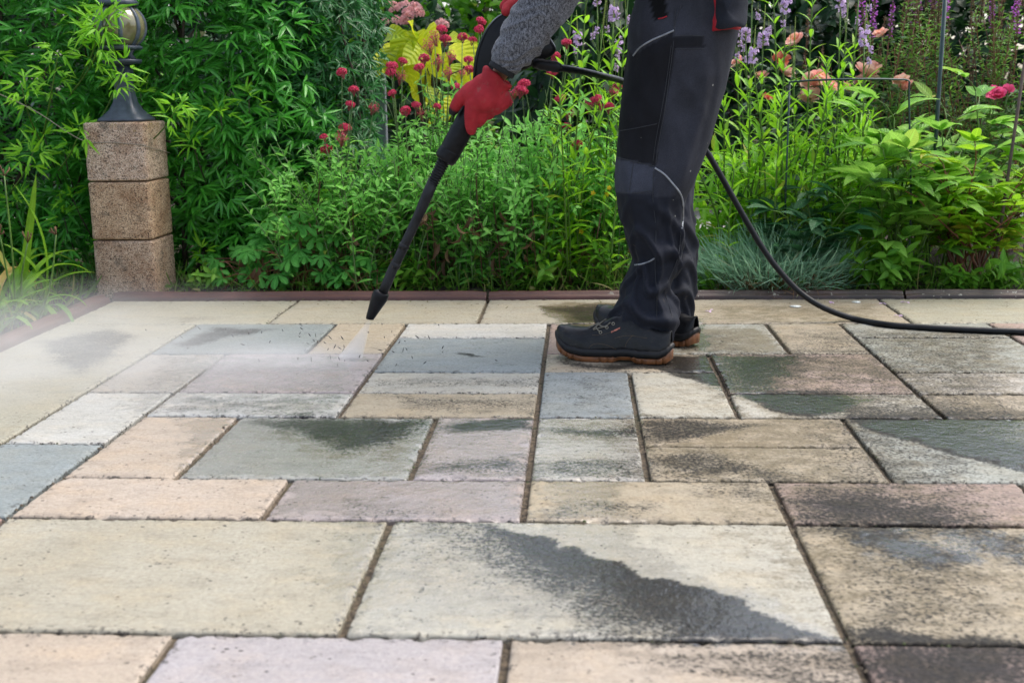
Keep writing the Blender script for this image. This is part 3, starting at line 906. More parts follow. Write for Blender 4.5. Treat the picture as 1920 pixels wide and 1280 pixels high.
# ================================================================== plants
M_STEM = mat_plain("green_stem", (.08, .165, .016), .5, .35, 20)
M_STEM_G = mat_plain("grey_green_stem", (.09, .16, .045), .5, .3, 20)
M_STEM_R = mat_plain("reddish_stem", (.20, .075, .04), .5, .4, 20)
M_BARK = mat_plain("brown_bark", (.055, .038, .026), .8, .4, 40, .5)
M_DRY = mat_leaf("dry_leaf", (.10, .055, .03), (.22, .13, .065), (.06, .03, .02), .15, .7, .1)
M_CH = mat_leaf("choisya_leaf", (0.0261, 0.1671, 0.0173), (0.1064, 0.4432, 0.0414), (.30, .30, .03), .28, .33, .35, spec=.36)
M_CHY = mat_leaf("choisya_young_leaf", (0.1190, 0.3835, 0.0132), (0.2777, 0.6083, 0.0291), (.4, .4, .05), .4, .4, .25)
M_YEW = mat_leaf("blue_green_leaf", (0.0198, 0.1093, 0.0298), (0.0675, 0.2480, 0.0675), (.3, .3, .03), .25, .35, .3, spec=.36)
M_VAL = mat_leaf("valerian_leaf", (0.0920, 0.3221, 0.0478), (0.2669, 0.6351, 0.1141), (.34, .28, .04), .38, .48, .35)
M_PHY = mat_leaf("obedient_leaf", (0.1260, 0.3480, 0.0119), (0.3184, 0.6369, 0.0326), (.42, .33, .03), .42, .42, .35)
M_PEO = mat_leaf("peony_leaf", (0.0850, 0.2855, 0.0380), (0.3148, 0.5856, 0.0907), (.36, .30, .04), .38, .40, .45, 62)
M_PEOD = mat_leaf("peony_dark_leaf", (0.0156, 0.0858, 0.0343), (0.0468, 0.1638, 0.0624), (.3, .28, .04), .25, .38, .4, 62)
M_PEOY = mat_leaf("peony_yellowing_leaf", (0.1224, 0.3384, 0.0115), (0.3384, 0.5976, 0.0317), (.42, .24, .03), .42, .42, .4, 50)
M_LOO = mat_leaf("loosestrife_leaf", (0.0654, 0.1963, 0.0232), (0.1963, 0.4000, 0.0582), (.28, .18, .04), .35, .5, .3)
M_ROS = mat_leaf("rose_leaf", (.016, .070, .014), (.050, .15, .026), (.25, .15, .04), .28, .4, .3)
M_CAT = mat_leaf("golden_leaf", (0.2500, 0.4125, 0.0100), (0.7000, 0.7250, 0.0250), (.30, .34, .03), .35, .45, .12, 44)
M_POT = mat_leaf("cinquefoil_leaf", (0.0495, 0.2471, 0.0380), (0.1617, 0.5038, 0.0874), (.34, .30, .05), .33, .42, .3, 70)
M_DAY = mat_leaf("daylily_leaf", (.075, .215, .010), (.205, .39, .026), (.42, .28, .09), .4, .38, .25)
M_DIA = mat_leaf("pinks_leaf", (0.1381, 0.3127, 0.1818), (0.3782, 0.5819, 0.3855), (.32, .21, .11), .3, .5, .2)
M_WEED = mat_leaf("weed_leaf", (0.0605, 0.2057, 0.0145), (0.1815, 0.4054, 0.0363), (.36, .30, .05), .4, .45, .35)
M_BGL = mat_leaf("bright_shrub_leaf", (0.0460, 0.1898, 0.0069), (0.1495, 0.3795, 0.0161), (.3, .3, .03), .4, .4, .2)
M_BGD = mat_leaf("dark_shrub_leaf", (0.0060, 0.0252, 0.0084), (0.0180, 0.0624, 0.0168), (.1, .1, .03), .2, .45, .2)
M_GRA = mat_leaf("grass_blade", (.045, .125, .010), (.125, .25, .028), (.35, .28, .12), .4, .5, .2)
def mat_petal(name, lo, hi, old, trans=.35):
    return mat_leaf(name, lo, hi, old, trans, .55, .05, spec=.3)
M_FVAL = mat_petal("crimson_petal", (0.4760, 0.0168, 0.0770), (0.8680, 0.0910, 0.1960), (.36, .12, .11))
M_FPHY = mat_petal("lilac_petal", (0.5520, 0.3240, 0.6720), (0.8640, 0.6480, 0.9120), (.7, .6, .7))
M_BUD = mat_leaf("flower_bud", (.22, .33, .07), (.42, .48, .17), (.35, .2, .2), .3, .5, .0)
M_FLOO = mat_petal("purple_petal", (0.3510, 0.0650, 0.4680), (0.6500, 0.1820, 0.7020), (.3, .1, .3))
M_SEED = mat_leaf("seed_spike", (.10, .065, .04), (.24, .15, .09), (.2, .1, .1), .2, .6, 0)
M_FROS = mat_petal("peach_petal", (0.8960, 0.2912, 0.2688), (0.9500, 0.5824, 0.4928), (.92, .44, .20))
M_FROSR = mat_petal("coral_red_petal", (.72, .06, .055), (.92, .30, .22), (.8, .3, .1))
M_FPNK = mat_petal("magenta_petal", (0.7440, 0.0360, 0.1560), (0.9500, 0.1440, 0.3240), (.6, .1, .2))
M_FBG = mat_petal("salmon_petal", (.62, .24, .25), (.84, .48, .46), (.8, .3, .3))
M_YEL = mat_petal("yellow_petal", (.75, .45, .02), (.85, .6, .04), (.7, .4, .02))

def rdir(rng, n):
    return unit(rng.normal(size=(n, 3)))
def rot_about(v, ax, an):
    ax = unit(ax)
    an = np.asarray(an)[..., None]
    return v * np.cos(an) + np.cross(ax, v) * np.sin(an) + ax * np.sum(ax * v, -1, keepdims=True) * (1 - np.cos(an))
def perp(a, rng):
    q = rng.normal(size=a.shape)
    return unit(q - a * np.sum(a * q, -1, keepdims=True))

# ---- finger leaved evergreen shrubs
def whorls(buf, P, A, rng, per=5, fing=5, L=.07, W=.011, spread=1.0, lift=.35, tone=(0, 1), pet=.03):
    """shoot tips at P pointing along A: leaves round the tip, each a fan of narrow fingers"""
    n = len(P)
    u = perp(A, rng)
    for i in range(per):
        an = 2.4 * i + rng.uniform(-.3, .3, n)
        out = rot_about(u, A, an)
        el = lift + rng.normal(0, .22, n) + (.5 - i / per) * .5
        d = unit(out * np.cos(el)[:, None] + A * np.sin(el)[:, None])
        up = unit(A * np.cos(el)[:, None] - out * np.sin(el)[:, None])
        f0 = P - A * (.045 * rng.random(n) * (i / per + .2))[:, None]
        foot = f0 + d * (pet * rng.uniform(.7, 1.3, n))[:, None]
        base = rng.uniform(*tone, n)
        for j in range(fing):
            q = (j - (fing - 1) / 2) / max(1, (fing - 1) / 2)
            fd = unit(rot_about(d, up, q * spread * rng.uniform(.55, 1.25, n) + rng.normal(0, .12, n)) + rng.normal(0, .16, (n, 3)) - np.array([0, 0, .12]))
            fl = L * (1 - .25 * abs(q)) * rng.uniform(.6, 1.3, n)
            leaves(buf, foot, fd, up + .4 * rng.normal(size=(n, 3)), fl, W * rng.uniform(.85, 1.2, n), 'lance', 3,
                   rng.uniform(.1, 1.3, n), .3, np.clip(base + rng.normal(0, .15, n), 0, 1))
def shrub_pts(c, r, n, rng, depth=.5, pw=3.5, front=True):
    d = rdir(rng, n * 3)
    if front:
        d = d[(d[:, 1] < .35)]
    d = d[:n]
    k = (np.abs(d) ** pw).sum(1) ** (-1 / pw)
    s = 1 - depth * rng.random(len(d)) ** 1.6
    lump = np.array([1 + .10 * mnoise.noise(Vector(tuple(q * 2.2 + c))) for q in d])
    return c + d * (k * s * lump)[:, None] * r, d, s
def finger_shrub(name, label, c, r, n, seed, mat, L, W, young, group=None, per=5, fing=5):
    rng = np.random.default_rng(seed)
    c, r = np.array(c), np.array(r)
    t = thing(name, label, "shrub", (c[0], c[1], 0), group)
    P, d, s = shrub_pts(c, r, n, rng)
    ok = P[:, 2] > .03
    P, d, s = P[ok], d[ok], s[ok]
    shb = Buf()
    A = unit(d * np.array([.7, .7, .35]) + np.array([0, 0, .75]) + rng.normal(0, .28, d.shape))
    b = Buf()
    whorls(b, P, A, rng, per, fing, L, W)
    b.build("foliage", mat, t)
    if young:
        k = (s > .9)
        idx = rng.permutation(np.where(k)[0])[:young]
        b = Buf()
        Py = P[idx] + d[idx] * .05 + np.array([0, 0, .03])
        Ay = unit(A[idx] * .6 + np.array([0, -.15, .8]))
        whorls(b, Py, Ay, rng, 5, 4, L * .85, W * .8, .75, .75)
        b.build("young_shoots", M_CHY, t)
        for p_, a_ in zip(Py, Ay):
            tube(shb, [p_ - a_ * .16 - np.array([0, -.04, .02]), p_ - a_ * .07, p_], [.0025, .0022, .0015], 5)
    b = shb
    for i in range(16):
        f = np.array([c[0] + rng.normal(0, .08), c[1] + rng.normal(0, .08), -.02])
        e = P[rng.integers(len(P))]
        mid = f * .45 + e * .55 + rng.normal(0, .03, 3)
        tube(b, spline([f, mid, e], 9), np.linspace(.011, .003, 9), 6)
    b.build("branches", M_BARK, t)
    return t
finger_shrub("evergreen_shrub", "dark evergreen shrub with fingered leaves left of and behind the lamp", (gx(20, 4.35), 4.36, .66), (.56, .36, .74), 1050, 11, M_CH, .080, .0115, 44, "finger leaved evergreen shrubs")
finger_shrub("evergreen_shrub", "fingered evergreen shrub with bright young shoots right of the stone pillar", (gx(420, 4.3), 4.33, .66), (.42, .36, .74), 900, 12, M_CH, .080, .0115, 50, "finger leaved evergreen shrubs")
finger_shrub("needle_leaved_shrub", "dense blue green shrub with fine narrow leaves beside the red flowers", (gx(590, 4.45), 4.5, .78), (.24, .34, .68), 800, 13, M_YEW, .062, .0085, 0, None, 6, 5)
# the shoot in front of the lamp foot
rng = np.random.default_rng(31)
t = thing("evergreen_sprig", "bright fingered shoot reaching across the foot of the garden lamp", "sprig", tuple(at(150, 330, 3.72)))
b, sb = Buf(), Buf()
for q, top in (((205, 205), (232, 128)), ((150, 260), (150, 245)), ((120, 200), (110, 95)), ((300, 225), (335, 198)), ((60, 300), (62, 285)), ((215, 60), (205, 20)), ((190, 90), (190, 50)), ((170, 120), (188, 85)), ((180, 40), (178, 42)), ((120, 215), (40, 160))):
    e0, e1 = np.array(at(q[0] - 40, q[1] + 60, 3.9)), np.array(at(*top, 3.74))
    tube(sb, spline([e0, (e0 * .4 + e1 * .6) + np.array([0, -.01, -.02]), e1], 8), np.linspace(.003, .0018, 8), 5)
    P_ = np.array([e1, e1 * .8 + e0 * .2]); A_ = unit(np.array([e1 - e0, e1 - e0]) + np.array([0, -.03, .05]))
    whorls(b, P_, A_, rng, 5, 4, .068, .0095, .9, .4)
b.build("foliage", M_CHY, t); sb.build("stems", M_STEM, t)

# ---- stemmed perennials
def stem_line(base, h, lean, rng, bend=.06, n=8):
    b0 = np.array(base, float)
    top = b0 + np.array([lean[0], lean[1], h])
    mid = (b0 + top) / 2 + np.array([lean[0] * -.18, lean[1] * -.18, 0]) + rng.normal(0, bend * h * .25, 3) * np.array([1, 1, 0])
    return spline([b0, mid, top], n)
def along(line, s):
    s = np.clip(np.asarray(s), 0, 1) * (len(line) - 1)
    i = np.minimum(s.astype(int), len(line) - 2)
    f = (s - i)[:, None]
    return line[i] * (1 - f) + line[i + 1] * f, unit(line[i + 1] - line[i])
def leafy(buf, line, s, per, L, W, el, rng, prof='lance', nseg=4, curl=(.3, 1.1), fold=.3, tone=(0, 1), old=.0, decussate=True, serr=0):
    """leaves at stations s (0 foot .. 1 top) of a stem; L, W, el may be functions of s"""
    P, T = along(line, s)
    n = len(P)
    fv = lambda q: q(s) if callable(q) else np.full(n, q)
    u0 = np.cross(T, np.array([0, 1.0, .1])); u0 = unit(u0)
    a0 = rng.uniform(0, 6.28)
    for k in range(per):
        an = a0 + (np.arange(n) % 2) * (math.pi / 2 if decussate else 0) + 2 * math.pi * k / per + rng.normal(0, .3, n)
        if per == 1:
            an = a0 + np.arange(n) * 2.4
        out = rot_about(u0, T, an)
        e = fv(el) + rng.normal(0, .15, n)
        D = unit(out * np.cos(e)[:, None] + T * np.sin(e)[:, None])
        Nn = unit(T * np.cos(e)[:, None] - out * np.sin(e)[:, None]) + .2 * rng.normal(size=(n, 3))
        age = np.where(rng.random(n) < old, rng.uniform(.3, 1, n), 0) * np.clip(1.4 - s * 1.4, .2, 1)
        leaves(buf, P, D, Nn, fv(L) * rng.uniform(.75, 1.2, n), fv(W) * rng.uniform(.8, 1.15, n), prof, nseg, rng.uniform(*curl, n), fold, rng.uniform(*tone, n), age, serr)
FLOWER = {}
def flower_meshes(key, fn, n=4):
    if key not in FLOWER:
        out = []
        for i in range(n):
            b = Buf(); fn(b, np.random.default_rng(900 + i + len(key)))
            out.append(b.mesh(key))
        FLOWER[key] = out
    return FLOWER[key]
def put(name, me, mat, parent, pos, rotz=0.0, sc=1.0, tilt=(0, 0)):
    o = link(name, me, mat, parent, None, Vector(pos) - WL[parent.name])
    o.rotation_euler = (tilt[0], tilt[1], rotz)
    o.scale = (sc, sc, sc)
    return o
def f_valerian(b, rng):
    n = 95
    d = rdir(rng, n); d[:, 2] = np.abs(d[:, 2]) * 1.0 - .25
    d = unit(d)
    P = d * np.array([.019, .019, .013]) * rng.uniform(.75, 1.1, (n, 1))
    for k in range(4):
        u = perp(d, rng)
        leaves(b, P, unit(u + d * .5), d, rng.uniform(.005, .0085, n), .0045, 'petal', 2, .3, .2, rng.random(n), (rng.random(n) < .06) * .7)
    for q in range(26):
        e = d[q] * np.array([.017, .017, .012])
        tube(b, [(0, 0, -.03), tuple(e * .5 + np.array([0, 0, -.012])), tuple(e)], .0006, 3, (.2, 0, 1, .8), False)
def f_valerian_faded(b, rng):
    n = 70
    d = rdir(rng, n); d[:, 2] = np.abs(d[:, 2])
    P = d * np.array([.026, .026, .034]) * rng.uniform(.4, 1.1, (n, 1))
    for k in range(2):
        u = perp(d, rng)
        leaves(b, P, unit(u + d * .6), d, rng.uniform(.004, .007, n), .0035, 'petal', 2, .3, .2, rng.random(n), (rng.random(n) < .5) * .9)
    for q in range(34):
        tube(b, [(0, 0, -.03), tuple(P[q] * .5 + np.array([0, 0, -.012])), tuple(P[q])], .0005, 3, (.2, 0, 1, .9), False)
V1, V2 = flower_meshes("flower_head_full", f_valerian), flower_meshes("flower_head_faded", f_valerian_faded)
VAL_HEADS = {  # photo places of the flower heads: (x, y, faded)
    0: [(607, 257, 0), (641, 136, 0), (663, 168, 0), (657, 196, 0), (647, 240, 0), (640, 262, 1), (700, 205, 1), (612, 280, 0)],
    1: [(733, 135, 0), (735, 124, 0), (755, 115, 0), (735, 175, 0), (752, 148, 1), (780, 197, 0), (760, 208, 0), (790, 215, 1), (820, 200, 0)],
    2: [(795, 110, 0), (828, 55, 0), (835, 74, 0), (815, 75, 1), (820, 120, 1), (845, 110, 1), (786, 127, 0), (867, 70, 0), (855, 163, 0), (840, 140, 1), (866, 140, 1), (805, 90, 1)],
    3: [(902, 40, 0), (898, 55, 0), (878, 112, 0), (880, 130, 0), (886, 75, 0)],
    4: [(983, 158, 0), (978, 170, 0), (1041, 105, 0), (1042, 118, 1), (1062, 80, 0), (1035, 135, 0), (1050, 185, 0), (950, 190, 0), (962, 178, 1), (1082, 270, 0), (1066, 215, 1)],
    5: [(1118, 187, 0), (1125, 205, 1), (1105, 200, 1), (1062, 237, 0), (1160, 160, 1), (1150, 175, 1), (1140, 200, 0)],
}
def valerian(i, px, Y, n, hmax, label, heads):
    rng = np.random.default_rng(200 + i)
    bx = gx(px, Y)
    t = thing("red_valerian", label, "flowering plant", (bx, Y, 0), "red valerian plants in the bed")
    sb, lb, db = Buf(), Buf(), Buf()
    lines = []
    for k in range(n):
        h = hmax * rng.uniform(.55, 1.05)
        base = (bx + rng.normal(0, .07), Y + rng.normal(0, .07), 0)
        lines.append(stem_line(base, h, (rng.normal(0, .13), rng.normal(-.03, .10)), rng, .08))
    for x, y, fd in heads:
        Yh = Y + rng.normal(-.04, .07)
        p = np.array(at(x, y, Yh))
        base = np.array((bx + rng.normal(0, .06), Y + rng.normal(0, .05), 0))
        mid = base * .45 + p * .55 + rng.normal(0, .012, 3)
        mid[0] += (p[0] - base[0]) * .12
        ln = spline([base, mid, p], 10)
        lines.append(ln)
        tl = ln[-1] - ln[-3]
        put("flower_head", (V2 if fd else V1)[rng.integers(4)], M_FVAL, t, p, rng.uniform(0, 6.28), rng.uniform(.65, 1.0), (rng.normal(0, .25), rng.normal(0, .25)))
        for q in range(2):
            e = ln[-3] + rng.normal(0, .012, 3) + np.array([0, 0, .012])
            tube(sb, [ln[-4], e], [.0012, .0008], 4)
    for j, ln in enumerate(lines):
        tube(sb, ln, np.linspace(.0030, .0013, len(ln)), 5)
        hgt = ln[-1, 2]
        top = .96 if j < n else .74
        s = np.arange(.08, top, .034 / max(.2, hgt))
        s = s + rng.normal(0, .006, len(s))
        leafy(lb, ln, s, 2, lambda q: .068 - .026 * q, lambda q: .021 - .008 * q, lambda q: .25 + .45 * q, rng, 'lance', 4, (.1, 1.0), .35, (0, 1), .10)
        # side shoots fill the clump
        for q in range(3 if j < n else 1):
            sp_, T = along(ln, np.array([rng.uniform(.25, .8)]))
            e = sp_[0] + np.array([rng.normal(0, .06), rng.normal(-.02, .05), rng.uniform(.06, .14)])
            sl = spline([sp_[0], (sp_[0] + e) / 2 + rng.normal(0, .008, 3), e], 6)
            tube(sb, sl, np.linspace(.0018, .001, 6), 4)
            leafy(lb, sl, np.array([.3, .5, .68, .84, .97]), 2, lambda q: .05 - .02 * q, .014, .5, rng, 'lance', 4, (.1, .8), .35, (.2, 1))
    for q in range(10):
        p = np.array((bx + rng.normal(0, .12), Y + rng.normal(-.08, .06), rng.uniform(.04, .28)))
        d = np.array([rng.normal(0, .4), -.4, -1])
        m_ = 4
        leaves(db, p + rng.normal(0, .015, (m_, 3)), d + rng.normal(0, .4, (m_, 3)), rng.normal(size=(m_, 3)), rng.uniform(.04, .08, m_), .018, 'lance', 4, rng.uniform(.5, 2.2, m_), .7, None, rng.random(m_) * .5, 0, .2)
        if q < 4:
            tube(db, [p + np.array([.01, .02, -.25]), p, p + np.array([rng.normal(0, .02), 0, .14])], .0022, 5, (.3, 0, 1, .3))
    sb.build("stems", M_STEM_G, t); lb.build("foliage", M_VAL, t); db.build("withered_leaves", M_DRY, t)
    return t
VL = [
    (640, 3.98, 26, .50, "leftmost red valerian with crimson heads against the blue green shrub"),
    (742, 4.02, 30, .46, "red valerian with paired crimson heads in front of the golden leaves"),
    (845, 4.12, 30, .50, "red valerian with faded seed heads behind the spray lance"),
    (905, 3.95, 30, .44, "red valerian whose top heads rise beside the black gun guard"),
    (1000, 4.00, 30, .48, "red valerian with crimson heads just right of the red glove"),
    (1112, 4.10, 28, .52, "red valerian just left of the worker's knee"),
]
for i, (px, Y, n, h, lb_) in enumerate(VL):
    valerian(i, px, Y, n, h, lb_, VAL_HEADS[i])

# ---- obedient plants: tall stems, lance leaves, lilac spikes
def f_spike(b, rng, full):
    Ls = .14
    tube(b, [(0, 0, -.02), (0, 0, Ls * .6), (0, 0, Ls)], [.0022, .0018, .0008], 5, (.3, 0, 1, 0))
    n = 22
    for i in range(n):
        z = .01 + (Ls - .012) * i / n
        for k in range(4):
            an = k * math.pi / 2 + (i % 2) * .78
            d = np.array([math.cos(an), math.sin(an), .9])
            leaves(b, [(0, 0, z)], d, (0, 0, 1), .008 * (1.15 - .7 * i / n), .0042 * (1.2 - .7 * i / n), 'ovate', 2, -.3, .6, [rng.random()], 0)
def f_spike_flowers(b, rng):
    for i in range(16):
        z = rng.uniform(-.005, .062)
        an = rng.uniform(0, 6.28)
        d = unit(np.array([math.cos(an), math.sin(an), .35]))
        p0, p1 = np.array([0, 0, z]), np.array([0, 0, z]) + d * .017
        tube(b, [p0 + d * .003, p0 + d * .008, p1], [.0016, .0032, .0052], 6, (rng.random() * .6 + .3, .5, 1, 0), False)
        u = np.cross(d, [0, 0, 1]); u /= np.linalg.norm(u); w = np.cross(u, d)
        an2 = np.arange(5) * 1.257
        R = np.cos(an2)[:, None] * u + np.sin(an2)[:, None] * w
        leaves(b, np.repeat([p1], 5, 0), R * .8 + d * .6, -R * .3 + d, .0085, .0075, 'petal', 2, .8, .2, rng.random(5))
SPK = flower_meshes("flower_spike_green", lambda b, r: f_spike(b, r, 0), 3)
SPF = flower_meshes("lilac_flowers", f_spike_flowers, 4)
def obedient(i, label, stems, seed, extra, Y, xr):
    """stems: (base px, tip px x, tip px y, flower 0 none / 1 buds / 2 flowers)"""
    rng = np.random.default_rng(seed)
    bx = gx((xr[0] + xr[1]) / 2, Y)
    t = thing("obedient_plant", label, "flowering plant", (bx, Y, 0), "obedient plants with lilac spikes")
    sb, lb = Buf(), Buf()
    lines = []
    for b0, tx, ty, fl, dY in stems:
        Yb = Y + dY
        base = np.array((gx(b0, Yb), Yb, 0)); p = np.array(at(tx, ty, Yb))
        mid = (base + p) / 2 + rng.normal(0, .012, 3)
        lines.append((spline([base, mid, p], 12), fl, 1))
    for k in range(extra):
        Yb = Y + rng.uniform(-.16, .2)
        base = (gx(rng.uniform(*xr), Yb), Yb, 0)
        lines.append((stem_line(base, rng.uniform(.3, .66), (rng.normal(0, .09), rng.normal(-.04, .06)), rng, .05, 10), 0, 0))
    for ln, fl, tall in lines:
        tube(sb, ln, np.linspace(.0045, .0022, len(ln)), 6)
        hgt = ln[-1, 2]
        s = np.arange(.10, .93 if not fl else .86, .048 / hgt)
        leafy(lb, ln, s, 2, lambda q: .125 - .062 * q, lambda q: .021 - .008 * q, lambda q: .45 + .5 * q, rng, 'lance', 5, (.2, 1.15), .32, (0, 1), .12)
        if not fl or tall == 0:
            leafy(lb, ln, np.array([.95, .98, 1.0]), 2, .055, .010, 1.0, rng, 'lance', 4, (0, .5), .4, (.4, 1))
        if fl:
            o = put("flower_spike", SPK[rng.integers(3)], M_BUD, t, ln[-1], rng.uniform(0, 6), rng.uniform(.75, 1.0), (rng.normal(0, .08), rng.normal(0, .08)))
            if fl == 2:
                f_ = link("blossoms", SPF[rng.integers(4)], M_FPHY, o, None, Vector((0, 0, 0)))
                f_.scale = (1.0, 1.0, 1.0)
                f_.rotation_euler = (0, 0, rng.uniform(0, 6))
            # little side spikes
            for q in range(2):
                P_, T_ = along(ln, np.array([.9 - .05 * q]))
                e = P_[0] + np.array([rng.normal(0, .03), rng.normal(0, .02), .05])
                tube(sb, [P_[0], (P_[0] + e) / 2 + rng.normal(0, .004, 3), e], [.0016, .0013, .001], 4)
                o2 = put("flower_spike", SPK[rng.integers(3)], M_BUD, t, e, rng.uniform(0, 6), .42, (rng.normal(0, .1), rng.normal(0, .1)))
                if rng.random() < .6:
                    link("blossoms", SPF[rng.integers(4)], M_FPHY, o2, None, Vector((0, 0, 0)))
    sb.build("stems", M_STEM, t); lb.build("foliage", M_PHY, t)
obedient(0, "obedient plant with lilac spikes between the grey sleeve and the worker's thigh",
         [(1052, 1104, -70, 2, -.05), (1030, 1078, -30, 0, -.1), (1120, 1120, 12, 2, .05), (1150, 1152, -5, 2, .1), (1100, 1084, 85, 2, .08), (1145, 1178, -10, 2, .02), (1160, 1158, 100, 2, .12), (1080, 1130, 55, 1, 0), (1125, 1150, 40, 2, .05)], 301, 10, 4.02, (1015, 1160))
obedient(1, "obedient plant with lilac spikes right behind the worker's trousers",
         [(1402, 1410, 10, 1, .05), (1425, 1430, 90, 2, .0), (1440, 1412, 118, 2, -.05), (1455, 1448, -60, 0, .08), (1475, 1473, 28, 2, .02), (1400, 1398, 80, 2, .12), (1420, 1378, 70, 2, .15)], 302, 18, 4.06, (1340, 1470))
obedient(2, "tall obedient plant with one big lilac spike before the wire plant support",
         [(1515, 1525, -40, 0, .05), (1560, 1576, 20, 2, 0), (1575, 1590, 6, 1, .04), (1610, 1620, 85, 2, -.12), (1590, 1610, 0, 1, .1), (1500, 1488, 105, 1, .08), (1540, 1550, 120, 0, -.05)], 303, 14, 4.1, (1470, 1600))

# ---- peonies
def compound(lb, sb, foot, D, up, rng, L, W, n=3, prof='ovate', tone=(0, 1), old=.1, pet=.1, curl=(.2, .9), nseg=6):
    """a divided leaf: petiole, then three leaflets at its end and a pair below"""
    D = unit(np.array(D)); up = unit(np.array(up) - D * np.dot(up, D))
    S = np.cross(D, up)
    e = foot + D * pet + up * pet * .12
    tube(sb, [foot, (foot + e) / 2 + up * pet * .1, e], [.0022, .0018, .0014], 5)
    base = rng.uniform(*tone)
    a_ = rng.random() < old
    dirs = [(e, D, 1.0), (e, unit(D + S * .75), .85), (e, unit(D - S * .75), .85)]
    if n > 3:
        q = foot + D * pet * .55 + up * pet * .09
        dirs += [(q, unit(D * .6 + S), .8), (q, unit(D * .6 - S), .8)]
    if n > 5:
        dirs += [(e, unit(D + S * .32), .95), (e, unit(D - S * .32), .95)]
    for p, d, sc in dirs:
        leaves(lb, [p], d + rng.normal(0, .12, 3), up + rng.normal(0, .2, 3), L * sc * rng.uniform(.85, 1.15), W * sc * rng.uniform(.85, 1.15), prof, nseg, rng.uniform(*curl), .28, [np.clip(base + rng.normal(0, .15), 0, 1)], (rng.uniform(.3, .9) if a_ and rng.random() < .6 else rng.random() * .06))
def peony(label, px, Y, seed, n, h, spread, mat, stem, L, W, nl, old, cat="peony"):
    rng = np.random.default_rng(seed)
    bx = gx(px, Y)
    t = thing("peony_plant", label, "garden plant", (bx, Y, 0), "peony plants in the right of the bed")
    lb, sb = Buf(), Buf()
    for k in range(n):
        an = rng.uniform(0, 6.28)
        rad = spread * math.sqrt(rng.random())
        hh = h * rng.uniform(.55, 1.05) * (1 - .25 * (rad / spread) ** 2)
        base = np.array([bx + rng.normal(0, .05), Y + rng.normal(0, .05), 0])
        ln = stem_line(base, hh, (rad * math.cos(an), rad * math.sin(an) * .8), rng, .05, 9)
        tube(sb, ln, np.linspace(.0048, .002, 9), 6)
        m_ = 6
        for q in range(m_):
            P_, T_ = along(ln, np.array([.35 + .65 * q / (m_ - 1)]))
            a2 = an + q * 2.4 + rng.normal(0, .3)
            el = rng.uniform(.1, .7)
            out = np.array([math.cos(a2), math.sin(a2), 0])
            D = out * math.cos(el) + np.array([0, 0, 1]) * math.sin(el)
            U = np.array([0, 0, 1]) * math.cos(el) - out * math.sin(el)
            compound(lb, sb, P_[0], D, U, rng, L, W, nl, 'ovate', (0, 1), old, rng.uniform(.05, .1))
    sb.build("stems", stem, t); lb.build("foliage", mat, t)
peony("peony with broad pale green veined leaves inside the wire plant support", 1690, 3.99, 401, 17, .66, .25, M_PEO, M_STEM, .135, .056, 3, .05)
peony("low peony with dark blue green leaves behind the hose", 1510, 3.93, 402, 9, .40, .20, M_PEOD, M_STEM, .095, .046, 3, .03)
peony("yellow green peony with reddish stems at the right edge of the bed", 1838, 3.99, 403, 26, .50, .34, M_PEOY, M_STEM_R, .092, .030, 7, .3)
peony("peony with glossy pale leaves behind the dark green stake", 1800, 4.3, 404, 9, .66, .24, M_PEO, M_STEM, .11, .042, 3, .06)

# ---- loosestrife at the back
def f_loose(b, rng):
    for i in range(60):
        z = rng.uniform(0, .17) ; an = rng.uniform(0, 6.28)
        d = np.array([math.cos(an), math.sin(an), rng.uniform(0, .7)])
        leaves(b, [d * .006 + np.array([0, 0, z])], d + rng.normal(0, .4, 3), rng.normal(size=3), .011, .0075, 'petal', 2, .4, .2, [rng.random()])
def f_seedspike(b, rng):
    tube(b, [(0, 0, 0), (0, 0, .1), (0, 0, .21)], [.0022, .0018, .001], 5, (.2, 0, 1, 0))
    n = 110
    an = rng.uniform(0, 6.28, n); z = rng.uniform(0, .2, n)
    d = np.stack([np.cos(an), np.sin(an), np.full(n, .8)], 1)
    leaves(b, np.stack([an * 0, an * 0, z], 1), d, rng.normal(size=(n, 3)), .011, .005, 'ovate', 2, -.3, .5, rng.random(n))
LF, LS = flower_meshes("purple_spike", f_loose, 3), flower_meshes("seed_spike", f_seedspike, 3)
